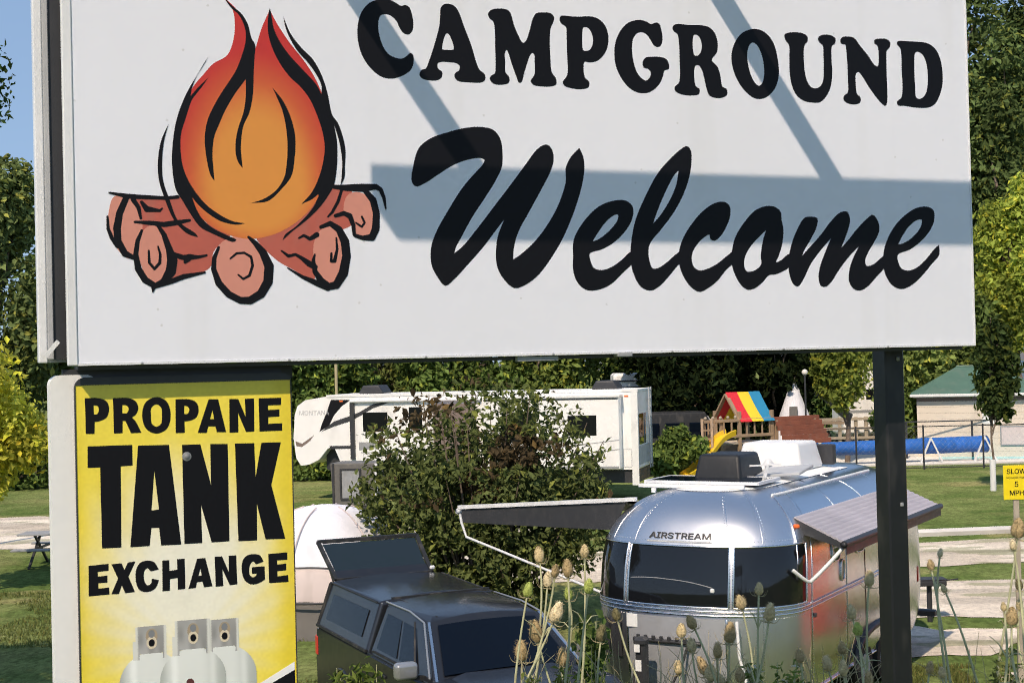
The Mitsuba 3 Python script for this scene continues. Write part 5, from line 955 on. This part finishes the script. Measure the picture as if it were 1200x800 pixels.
# shed, pool, fences
def shed():
    q0, q1 = at(1075, 500, 62), at(1224, 500, 60.6)
    k = thing('pool_shed', 'tan shed with a green metal roof behind the pool', 'shed')
    a = math.atan2(q1[1] - q0[1], q1[0] - q0[0]); L = math.hypot(q1[0] - q0[0], q1[1] - q0[1])
    M = basis([q0[0], q0[1], 0], [math.cos(a), math.sin(a), 0], [-math.sin(a), math.cos(a), 0], [0, 0, 1]); sl = lambda m: xf(m, M)
    put(k, 'wall', sl(box((L / 2, 2.0, 1.3), (L, 4.0, 2.6))), 'm_tan')
    for i in range(9): put(k, 'siding_joint', sl(box((L / 2, -.004, .3 + .27 * i), (L, .008, .012))), 'm_grey_wood')
    ro = sl(trimesh.convex.convex_hull(np.array([(-.25, -.35, 2.72), (L + .25, -.35, 2.72), (-.25, 4.35, 2.72), (L + .25, 4.35, 2.72), (1.7, 2, 3.86), (L - 1.7, 2, 3.86)])))
    r = put(k, 'roof', ro, 'm_green_roof')
    put(r, 'ridge_cap', sl(tube([(1.7, 2, 3.87), (L - 1.7, 2, 3.87)], .05, 6)), 'm_green_roof')
    put(r, 'gutter', sl(box((L / 2, -.38, 2.68), (L + .55, .09, .12), cham=.02)), 'm_white')
    put(r, 'soffit', sl(box((L / 2, -.17, 2.60), (L + .3, .3, .03))), 'm_grey_wood')
    put(r, 'fascia', sl(box((L / 2, -.005, 2.5), (L, .012, .16))), 'm_brown')
    w = put(k, 'notice_board', sl(box((3.85, -.03, .95), (.9, .04, .75), cham=.005)), 'm_tent_pink')
    put(w, 'frame', sl(cat([box((3.85, -.05, .56), (1.0, .04, .05)), box((3.85, -.05, 1.34), (1.0, .04, .05)), box((3.37, -.05, .95), (.05, .04, .74)), box((4.33, -.05, .95), (.05, .04, .74))])), 'm_grey')
    put(k, 'window', sl(box((2.9, -.01, 1.7), (.5, .02, .5))), 'm_white')
shed()
pxs = [ground_px(x, y) for x, y in ((955, 548), (1300, 540), (1300, 524), (965, 529))]
struct('pool_deck', extrude(Polygon(pxs), .06), 'm_concrete')
pw = [ground_px(x, y) for x, y in ((1100, 541), (1290, 537.5), (1290, 529), (1100, 531))]
ws_ = sheet(Polygon(pw)); ws_.apply_translation([0, 0, .066]); struct('pool_water', ws_, 'm_water')
p0, p1 = at(952, 527, 58.5), at(1156, 523, 59.5)
rl = thing('pool_cover_roll', 'long blue pool cover rolled up on a white reel frame', 'pool cover')
t = np.linspace(0, 1, 60); c = p0 * (1 - t[:, None]) + p1 * t[:, None]; c[:, 2] = .72
rad = np.linspace(.27, .34, 60) + .02 * (meshkit.fbm(np.c_[t * 14, t * 0, t * 0], 3, 2) - .5) * 2
m = tube(c, rad, 18); m.vertices += (meshkit.fbm(np.array(m.vertices) * 2.5, 3, 7)[:, None] - .5) * .05
put(rl, 'roll', m, 'm_blue', True)
for f_ in (.03, .66, .97):
    cc_ = p0 * (1 - f_) + p1 * f_
    put(rl, 'reel_stand', cat([bar((cc_[0] - .45, cc_[1] - .5, .06), (cc_[0], cc_[1] - .45, 1.05), .06), bar((cc_[0] + .45, cc_[1] - .5, .06), (cc_[0], cc_[1] - .45, 1.05), .06)]), 'm_white')
fn = thing('pool_fence', 'dark chain-link fence around the pool', 'fence')
fx = [at(px, 548, 56.0) for px in (905, 945, 1004, 1083, 1153, 1222, 1290)]
for q in fx: put(fn, 'post', tube([(q[0], q[1], 0), (q[0], q[1], 1.72)], .035, 8), 'm_dark', 40)
for z in (1.66, .08): put(fn, 'rail', tube([(fx[0][0], fx[0][1], z), (fx[-1][0], fx[-1][1], z)], .022, 6), 'm_dark')
wires = []
x0, x1, yq = fx[0][0], fx[-1][0], fx[0][1]
for x in np.arange(x0, x1, .22):
    for s in (-1, 1):
        xe = x + s * 1.58; 
        if x0 <= xe <= x1: wires.append(tube([(x, yq + .01, .08), (xe, yq + .01, 1.66)], .002, 3, caps=False))
put(fn, 'wire_mesh', cat(wires), 'm_mid_grey', kind='stuff')
fb = thing('pool_fence', 'far side of the pool fence in front of the shed wall', 'fence')
for px in (1062, 1139, 1216):
    q = at(px, 500, 61.2); put(fb, 'post', tube([(q[0], q[1], 0), (q[0], q[1], 1.62)], .045, 8), 'm_dark', 40)
q0, q1 = at(1045, 500, 61.2), at(1216, 500, 61.2); put(fb, 'rail', tube([(q0[0], q0[1], 1.6), (q1[0], q1[1], 1.6)], .03, 6), 'm_dark')
wf = thing('rail_fence', 'weathered wooden rail fence between the playset and the black post', 'fence')
for px in (920, 958, 984, 1003, 1015, 1045):
    q = at(px, 500, 70); put(wf, 'post', box((q[0], q[1], .75), (.16, .14, 1.5), cham=.01), 'm_grey_wood')
q0, q1 = at(915, 500, 69.9), at(1050, 500, 69.9)
for z in (.5, .95, 1.4): put(wf, 'rail', bar((q0[0], q0[1], z), (q1[0], q1[1], z), .07, .13), 'm_grey_wood')
# tipi-like tent with grey tarp, globe lamp
q = at(931, 500, 61); tp = thing('cone_tent', 'white cone tent with a grey door flap behind the red plank roof', 'tent')
a_ = np.linspace(0, 2 * math.pi, 33); zt = np.linspace(0, 3.45, 12)
P_ = np.stack([q[0] + (.12 + 1.25 * (1 - zt[:, None] / 3.5) ** 1.1) * np.cos(a_), q[1] + (.12 + 1.25 * (1 - zt[:, None] / 3.5) ** 1.1) * np.sin(a_), np.repeat(zt[:, None], 33, 1)], -1)
P_ += (meshkit.fbm(P_ * 3, 3, 4)[..., None] - .5) * .14; put(tp, 'canvas', grid(P_), 'm_tent', True)
put(tp, 'door_flap', box((q[0] - .15, q[1] - .66, 2.0), (.34, .1, .8), cham=.02), 'm_tent_grey')
for s in (-1, 1): put(tp, 'pole', bar((q[0] - s * .15, q[1], 3.2), (q[0] + s * .22, q[1], 3.85), .05), 'm_grey_wood')
q = at(965, 500, 63); whole('tarp_shelter', 'sagging grey tarp shelter beside the white cone tent', 'tarp', grid(np.array([[(q[0] - 1.3 + 2.6 * u_, q[1] + 1.6 * v_, 3.45 - 1.5 * u_ ** 1.5 - .35 * math.sin(v_ * 3.1) - .1 * math.sin(u_ * 9)) for v_ in np.linspace(0, 1, 8)] for u_ in np.linspace(0, 1, 14)])), 'm_grey_cloth', True)
q = at(943, 436, 58); lm = thing('post_lamp', 'post lamp with a white globe above the cone tent', 'lamp')
put(lm, 'post', tube([(q[0], q[1], 0), (q[0], q[1], q[2] - .1)], .04, 8), 'm_dark', 40)
s_ = trimesh.creation.icosphere(2, .12); s_.apply_translation(q); put(lm, 'globe', s_, 'm_lamp_globe', True)
# campers far behind
def far_camper(px, d, w, h, label, yaw=0.0, mt='m_rv', dp=2.3):
    q = at(px, 500, d); k = thing('camper', label, 'camper')
    M = basis([q[0], q[1], 0], [math.cos(yaw), math.sin(yaw), 0], [-math.sin(yaw), math.cos(yaw), 0], [0, 0, 1]); cl = lambda m: xf(m, M)
    put(k, 'body', cl(hull_round([(sx * (w / 2 - .15), sy * dp / 2, z) for sx in (-1, 1) for sy in (-1, 1) for z in (.7, h - .15)], .15, 12)), mt, 40)
    for x in (-.28, .2): put(k, 'window', cl(box((x * w, -dp / 2 - .155, h * .62), (w * .2, .03, .5), cham=.01)), 'm_glass_dark')
    put(k, 'stripe', cl(box((0, -dp / 2 - .155, h * .42), (w * .92, .02, .14))), 'm_grey')
    put(k, 'chassis', cl(box((0, 0, .5), (w * .9, dp * .8, .16))), 'm_dark')
    for x in (-.4, .4):
        c_ = trimesh.creation.cylinder(.34, .22, sections=20); c_.apply_transform(trimesh.transformations.rotation_matrix(math.pi / 2, [1, 0, 0])); c_.apply_translation((x * w * .5, -dp / 2 + .05, .34)); put(k, 'wheel', cl(c_), 'm_black_rubber', 40)
    return k, cl
k, cl = far_camper(734, 62, 1.15, 3.95, 'narrow white camper end with dark bands poking above the long camper roof', dp=1.6)
for z in (3.35, 3.62): put(k, 'dark_band', cl(box((0, -.97, z), (1.15, .04, .06))), 'm_dark')
far_camper(795, 74, 1.4, 3.4, 'white camper front glimpsed under the trees above the dark van', .3)
far_camper(1004, 72, 1.9, 4.1, 'white camper half hidden by yellow-green leaves left of the black post')
far_camper(1215, 72, 4.2, 4.0, 'white camper behind the shed at the right edge')
far_camper(1093, 78, 2.5, 4.3, 'pale camper roof glimpsed above the green shed roof')
def van():
    k = thing('van', 'dark van parked under the trees between the long camper and the playset', 'van')
    q = at(793, 500, 57); M = basis([q[0], q[1], 0], [math.cos(.15), math.sin(.15), 0], [-math.sin(.15), math.cos(.15), 0], [0, 0, 1]); cl = lambda m: xf(m, M)
    put(k, 'body', cl(hull_round([(sx * 2.1, sy * .85, z) for sx in (-1, 1) for sy in (-1, 1) for z in (.5, 1.2)], .1)), 'm_truck_flat', 40)
    put(k, 'cabin', cl(hull_round([(x, sy * y, z) for sy in (-1, 1) for x, y, z in ((-2.0, .84, 1.2), (1.5, .84, 1.2), (-1.9, .72, 2.35), (.9, .72, 2.35))], .08)), 'm_truck_flat', 40)
    for x in (-1.3, -.3, .65): put(k, 'window', cl(box((x, -.875, 1.75), (.75, .1, .55), cham=.02)), 'm_glass_truck')
    put(k, 'windshield', cl(bar((1.63, 0, 1.3), (1.05, 0, 2.25), 1.4, .06)), 'm_mid_grey')
    for x in (-1.4, 1.4):
        c_ = trimesh.creation.cylinder(.36, .24, sections=20); c_.apply_transform(trimesh.transformations.rotation_matrix(math.pi / 2, [1, 0, 0])); c_.apply_translation((x, -.82, .36)); put(k, 'wheel', cl(c_), 'm_black_rubber', 40)
van()
# the orange tent just outside the frame that the polished trailer side mirrors
def orange_tent():
    k = thing('ridge_tent', 'orange ridge tent with red lower walls, right of the frame, mirrored in the trailer side', 'tent')
    M = basis([9.2, 20.95, 0], [.64, -.77, 0], [.77, .64, 0], [0, 0, 1])
    for s_ in (-1, 1):
        put(k, 'fly', xf(grid(np.array([[(x, s_ * (.1 + .8 * t), 2.7 - .9 * t - .06 * math.sin(3.1 * t)) for t in np.linspace(0, 1, 6)] for x in np.linspace(-1.2, 1.2, 8)])), M), 'm_orange', True)
        put(k, 'wall', xf(box((0, s_ * .88, .95), (2.3, .02, 1.7)), M), 'm_tent_red')
    for x in (-1.18, 1.18): put(k, 'end_wall', xf(extrude([(-.88, .1), (.88, .1), (.88, 1.8), (0, 2.68), (-.88, 1.8)], .02).apply_transform(basis([x, 0, 0], [0, 1, 0], [0, 0, 1], [1, 0, 0])), M), 'm_orange')
orange_tent()
# speed sign
q = at(1191, 565, 19.0); sp = thing('speed_sign', 'yellow slow-speed sign on a pale post at the right edge', 'sign')
put(sp, 'post', box((q[0], q[1] + .03, (q[2] - .1) / 2), (.07, .04, q[2] - .1), cham=.006), 'm_grey_wood')
put(sp, 'plate', box(q, (.34, .012, .45), cham=.004), 'm_sign_yellow')
for txt, h_, dz in (('SLOW', .062, .115), ('NO MORE THAN', .024, .05), ('5', .066, -.055), ('MPH', .062, -.165)):
    m = meshkit.text_mesh(txt, h_, .001, bold=True); w_ = m.bounds[1][0] + m.bounds[0][0]; m.apply_translation((-w_ / 2, 0, 0))
    put(sp, 'lettering', xf(m, basis([q[0], q[1] - .0065, q[2] + dz], [1, 0, 0], [0, 0, 1], [0, -1, 0])), 'm_ink')
# pedestal grill, picnic table
q = ground_px(1090, 728); gr = thing('pedestal_grill', 'black pedestal grill on the gravel pad behind the silver trailer', 'grill')
put(gr, 'post', tube([(q[0], q[1], 0), (q[0], q[1], .62)], .045, 8), 'm_dark', 40)
put(gr, 'fire_box', box((q[0], q[1], .66), (.5, .36, .09), cham=.015), 'm_dark'); put(gr, 'grate', box((q[0] + .04, q[1], .72), (.46, .34, .012)), 'm_dark')
put(gr, 'handle', bar((q[0] + .25, q[1] - .1, .7), (q[0] + .45, q[1] - .12, .72), .02), 'm_dark')
q = ground_px(60, 662); pt = thing('picnic_table', 'dark picnic table in the shade left of the yellow sign', 'table')
for i in range(4): put(pt, 'top_plank', box((q[0] + .2, q[1] - .3 + .19 * i, .76), (1.75, .17, .04), cham=.006), 'm_grey')
for y_ in (-.72, .75): put(pt, 'bench', box((q[0] + .2, q[1] + y_, .45), (1.75, .24, .04), cham=.006), 'm_grey')
for x_ in (-.5, .5):
    for s in (-1, 1): put(pt, 'leg', bar((q[0] + .2 + x_, q[1] - s * .7, 0), (q[0] + .2 + x_, q[1] + s * .22, .74), .05), 'm_dark')
    put(pt, 'cross_bar', bar((q[0] + .2 + x_ + .03, q[1] - .8, .42), (q[0] + .2 + x_ + .03, q[1] + .85, .42), .05), 'm_dark')

# ------------------------------------------------------------------ teasels and weeds on the bank
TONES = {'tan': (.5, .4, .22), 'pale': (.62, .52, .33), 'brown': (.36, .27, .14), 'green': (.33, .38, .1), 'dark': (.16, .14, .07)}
for n_, c in TONES.items():
    def fnn(p, n, uv, c=c):
        return mi.Color3f(c) * (.7 + .8 * noise(p.x * 160, p.y * 160, p.z * 160)) * (.8 + .4 * noise(p.x * 20, p.y * 20, p.z * 40))
    prin('m_teasel_' + n_, proc(fnn), .85, spec=.15)
prin('m_stem', worn((.5, .5, .3), .35, 12, (.3, .22, .12), .4), .8, spec=.2)
def teasel_head(seed):
    rng = np.random.default_rng(seed)
    prof_ = [(.0, 0), (.017, .002), (.026, .014), (.030, .030), (.029, .046), (.024, .064), (.016, .080), (.007, .091), (0, .094)]
    m = lathe(prof_, 14); v = np.array(m.vertices); v *= (1 + .07 * rng.normal(size=len(v)))[:, None] * np.array([1, 1, 0]) + np.array([0, 0, 1]); m.vertices = v
    z = rng.uniform(.004, .088, 150); a = rng.uniform(0, 2 * math.pi, 150); r = np.interp(z, [q[1] for q in prof_], [q[0] for q in prof_])
    d = np.stack([np.cos(a), np.sin(a), np.full(150, .55)], -1); c = np.stack([r * np.cos(a), r * np.sin(a), z], -1) * np.array([.95, .95, 1]); t = np.stack([-np.sin(a), np.cos(a), a * 0], -1) * .0022
    sp_ = np.stack([c - t, c + t, c + d * rng.uniform(.008, .019, 150)[:, None]], 1).reshape(-1, 3)
    return cat([m, trimesh.Trimesh(sp_, np.arange(450).reshape(-1, 3), process=False)])
def bract(seed, k):
    rng = np.random.default_rng(seed * 7 + k); a = 2 * math.pi * k / 6 + rng.normal(0, .2); L = rng.uniform(.03, .075); t = np.linspace(0, 1, 6)
    r_ = .008 + L * np.sin(t * 1.25); z = -.006 + L * (-.12 * np.sin(t * 3) + .65 * t ** 2.2)
    return tube(np.stack([r_ * math.cos(a), r_ * math.sin(a), z], -1), np.linspace(.0026, .0006, 6), 4, caps=False)
HEADS = [teasel_head(s) for s in range(3)]; BR = [[bract(s, k) for k in range(6)] for s in range(3)]
HP, BP = {}, {}
A_, B_, C_, D_ = 'beside the truck windshield', 'in front of the trailer nose', 'left of the black post', 'right of the black post'
LIST = [(631.6, 649, 20, 'tan', A_, 'uppermost tan teasel head with a straight stem'), (685, 645, 16, 'tan', A_, 'tan teasel head beside the front window edge of the trailer'), (665, 665, 22, 'brown', A_, 'tall brown teasel head on a leaning stem'), (651, 668, 16, 'brown', A_, 'small brown teasel head behind a pale one'),
 (642, 678, 19, 'pale', A_, 'pale teasel head just left of the tall brown one'), (619, 690, 18, 'green', A_, 'leftmost green teasel head'), (690, 686, 18, 'green', A_, 'green teasel head in front of the dark trailer window'), (666, 695, 16, 'green', A_, 'small pale green teasel head in the middle of the cluster'),
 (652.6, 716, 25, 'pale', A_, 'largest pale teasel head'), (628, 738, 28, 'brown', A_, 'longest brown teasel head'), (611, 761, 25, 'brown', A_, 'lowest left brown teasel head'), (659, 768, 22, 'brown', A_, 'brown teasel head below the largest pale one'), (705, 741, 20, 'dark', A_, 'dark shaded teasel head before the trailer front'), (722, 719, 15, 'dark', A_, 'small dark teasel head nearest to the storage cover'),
 (868, 705, 18, 'tan', B_, 'tan teasel head overlapping the white belt trim'), (889.6, 689, 15, 'tan', B_, 'tan teasel head in front of the right front window'), (902, 716, 22, 'tan', B_, 'tan teasel head just below the right front window'), (810, 728, 18, 'brown', B_, 'upper brown teasel head beside the cleat bar'), (798.5, 738, 17, 'tan', B_, 'tan teasel head over the end of the cleat bar'),
 (855.5, 740, 25, 'brown', B_, 'big brown teasel head before the storage cover edge'), (810, 755, 18, 'tan', B_, 'tan teasel head under the cleat bar'), (841, 761, 19, 'brown', B_, 'squat brown teasel head before the storage cover'), (823, 779, 23, 'brown', B_, 'low brown teasel head in the densest part of the cluster'), (833, 787, 20, 'tan', B_, 'low tan teasel head in the densest part of the cluster'), (795, 781, 17, 'tan', B_, 'low tan teasel head beside the jack'), (867, 790, 18, 'brown', B_, 'low brown teasel head before the white hose'), (844, 796, 18, 'tan', B_, 'lowest tan teasel head at the bottom edge'),
 (1019, 677, 19, 'tan', C_, 'tall tan teasel head'), (997.6, 716, 18, 'tan', C_, 'slim tan teasel head on a straight stem before the trailer side'), (1005, 736, 16, 'green', C_, 'pale green teasel head below the slim tan one'), (937, 768, 16, 'brown', C_, 'lone brown teasel head before the lower trailer front'), (969, 776, 19, 'tan', C_, 'tan teasel head before the trailer corner'), (987, 758, 16, 'brown', C_, 'brown teasel head before the trailer side'), (988, 782, 18, 'tan', C_, 'low tan teasel head before the trailer wheel arch'), (1018, 794, 18, 'brown', C_, 'lowest brown teasel head beside the post'),
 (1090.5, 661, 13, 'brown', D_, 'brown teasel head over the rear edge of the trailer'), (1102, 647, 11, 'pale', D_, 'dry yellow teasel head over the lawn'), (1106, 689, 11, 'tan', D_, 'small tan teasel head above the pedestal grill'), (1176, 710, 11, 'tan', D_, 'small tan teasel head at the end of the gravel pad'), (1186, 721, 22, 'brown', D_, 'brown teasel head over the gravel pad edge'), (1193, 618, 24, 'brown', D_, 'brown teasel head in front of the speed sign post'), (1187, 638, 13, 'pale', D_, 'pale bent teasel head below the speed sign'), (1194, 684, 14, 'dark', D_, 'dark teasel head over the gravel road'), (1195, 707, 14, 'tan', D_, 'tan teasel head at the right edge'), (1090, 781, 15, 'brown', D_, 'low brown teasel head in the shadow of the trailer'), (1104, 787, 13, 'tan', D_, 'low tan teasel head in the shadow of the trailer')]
rng = np.random.default_rng(77)
for i, (px, py, hp, tone, where, lab) in enumerate(LIST):
    Y = 7.5 + rng.uniform(-.35, .6); c = at(px, py, Y); sc = hp * Y / FOCAL / .094
    key = thing('teasel', f'{lab} {where}' if len((lab + ' ' + where).split()) <= 16 else lab, 'teasel', 'dry teasels on the bank')
    lean = np.array([rng.normal(0, .16), rng.normal(0, .12), 1.0]); lean /= np.linalg.norm(lean)
    ax = np.cross([0, 0, 1], lean); ang = math.degrees(math.acos(min(1, lean[2])))
    b = c - lean * .047 * sc
    M = T().translate(b.tolist()); 
    if np.linalg.norm(ax) > 1e-4: M = M @ T().rotate((ax / np.linalg.norm(ax)).tolist(), ang)
    M = M @ T().rotate([0, 0, 1], float(rng.uniform(0, 360))) @ T().scale([sc * rng.uniform(.85, 1.1), sc * rng.uniform(.85, 1.1), sc])
    s = i % 3
    if (s, tone) not in HP: HP[s, tone] = mikit.ply(HEADS[s], 'm_teasel_' + tone, 40)
    scene[numbered(key + '__head')] = {**HP[s, tone], 'to_world': M}
    for k in range(6):
        if (s, k) not in BP: BP[s, k] = mikit.ply(BR[s][k], 'm_straw', True)
        scene[numbered(key + '__bract')] = {**BP[s, k], 'to_world': M}
    g = np.array([c[0] + rng.normal(0, .14) - lean[0] * .6, c[1] + rng.normal(0, .12), 0]); g[2] = float(gz(g[0], g[1])) - .03
    t_ = np.linspace(0, 1, 12)[:, None]; mid = (b + g) / 2 + np.array([rng.normal(0, .05), rng.normal(0, .05), 0]); ctrl = b - lean * .35
    pth = (1 - t_) ** 3 * g + 3 * (1 - t_) ** 2 * t_ * mid + 3 * (1 - t_) * t_ ** 2 * ctrl + t_ ** 3 * b
    put(key, 'stem', tube(pth, np.linspace(.0085, .0052, 12), 6), 'm_stem', True)
    if rng.random() < .55:      # a pair of dry leaves or a side shoot on the stem
        j = int(rng.integers(6, 10)); p0_ = pth[j]; a = rng.uniform(0, 6.28)
        for s2 in (0, math.pi):
            e = p0_ + np.array([math.cos(a + s2) * .1, math.sin(a + s2) * .1, rng.uniform(.02, .12)])
            put(key, 'shoot', tube([p0_, (p0_ + e) / 2 + [0, 0, .02], e], [.004, .003, .0015], 5), 'm_stem', True)
def weed(px, py, Y, h, n, leaf, col, label, seed, spread=.18, flowers=0, slim=.3):
    rng = np.random.default_rng(seed); top = at(px, py, Y); g = float(gz(top[0], top[1])); key = thing('weed', label, 'plant')
    P_, cols = [], []
    for i in range(n):
        a = rng.uniform(0, 6.28); r = spread * math.sqrt(rng.random()); tp_ = np.array([top[0] + r * math.cos(a), top[1] + r * math.sin(a), top[2] - abs(rng.normal(0, h * .25))])
        b0 = np.array([top[0] + r * .4 * math.cos(a), top[1] + r * .4 * math.sin(a), g - .02])
        put(key, 'stalk', tube([b0, (b0 + tp_) / 2 + rng.normal(0, .02, 3), tp_], [.006, .005, .002], 5), 'm_stem', True)
        s = rng.uniform(.35, 1, 60)[:, None]; P_.append(b0 * (1 - s) + tp_ * s + rng.normal(0, leaf * .8, (60, 3)))
    p = np.vstack(P_); cc = np.array(col) * rng.uniform(.6, 1.4, (len(p), 1))
    if flowers: 
        f_ = (rng.random(len(p)) < flowers) & (p[:, 2] > top[2] - h * .35); cc[f_] = (.7, .68, .58)
    put(key, 'foliage', leaf_cards(p, leaf, rng, aspect=slim), 'm_leaf', color=np.repeat(cc, 4, 0))
weed(420, 772, 7.8, .5, 7, .03, (.16, .22, .05), 'upright green weed below the truck mirror', 1, .12)
weed(400, 790, 7.6, .4, 5, .03, (.18, .22, .05), 'low green weed beside the bottom of the yellow sign', 2, .1)
weed(694, 712, 7.9, .5, 5, .035, (.12, .18, .05), 'broad-leaved green weed between the truck mirror and trailer', 3, .06, slim=.5)
weed(905, 776, 7.6, .4, 12, .022, (.2, .27, .07), 'feathery green weed with white flower heads before the trailer corner', 4, .2, .12)
weed(640, 785, 7.4, .4, 7, .025, (.2, .24, .06), 'low green weed among the teasels beside the truck', 5, .16)
weed(955, 788, 7.9, .4, 6, .022, (.17, .2, .06), 'low green weed right of the feathery one', 6, .15)
weed(1180, 770, 7.8, .5, 5, .03, (.2, .22, .07), 'thin green weed at the right edge of the bank', 7, .1)

# dry grass stalks tangled among the teasels
rng = np.random.default_rng(91); V = []
for lo, hi, n in ((600, 735, 46), (775, 880, 46), (930, 1030, 34), (1085, 1200, 18)):
    for _ in range(n):
        Y = rng.uniform(7.2, 8.3); top = at(rng.uniform(lo, hi), rng.uniform(735, 806), Y); g = np.array([top[0] + rng.normal(0, .12), top[1] + rng.normal(0, .1), 0]); g[2] = float(gz(g[0], g[1])) - .02
        t_ = np.linspace(0, 1, 8)[:, None]; bend = np.array([rng.normal(0, .1), rng.normal(0, .06), 0])
        pth = g * (1 - t_) + top * t_ + bend * (t_ ** 3) ; pth[:, 2] -= .06 * abs(bend[0]) * 8 * (t_[:, 0] ** 6)
        V.append(tube(pth, np.linspace(.0035, .0012, 8), 4, caps=False))
k = put(None, 'dry_grass', cat(V), 'm_straw', True, kind='stuff'); labels[k].update(label='thin dry grass stalks tangled among the teasels', category='grass')
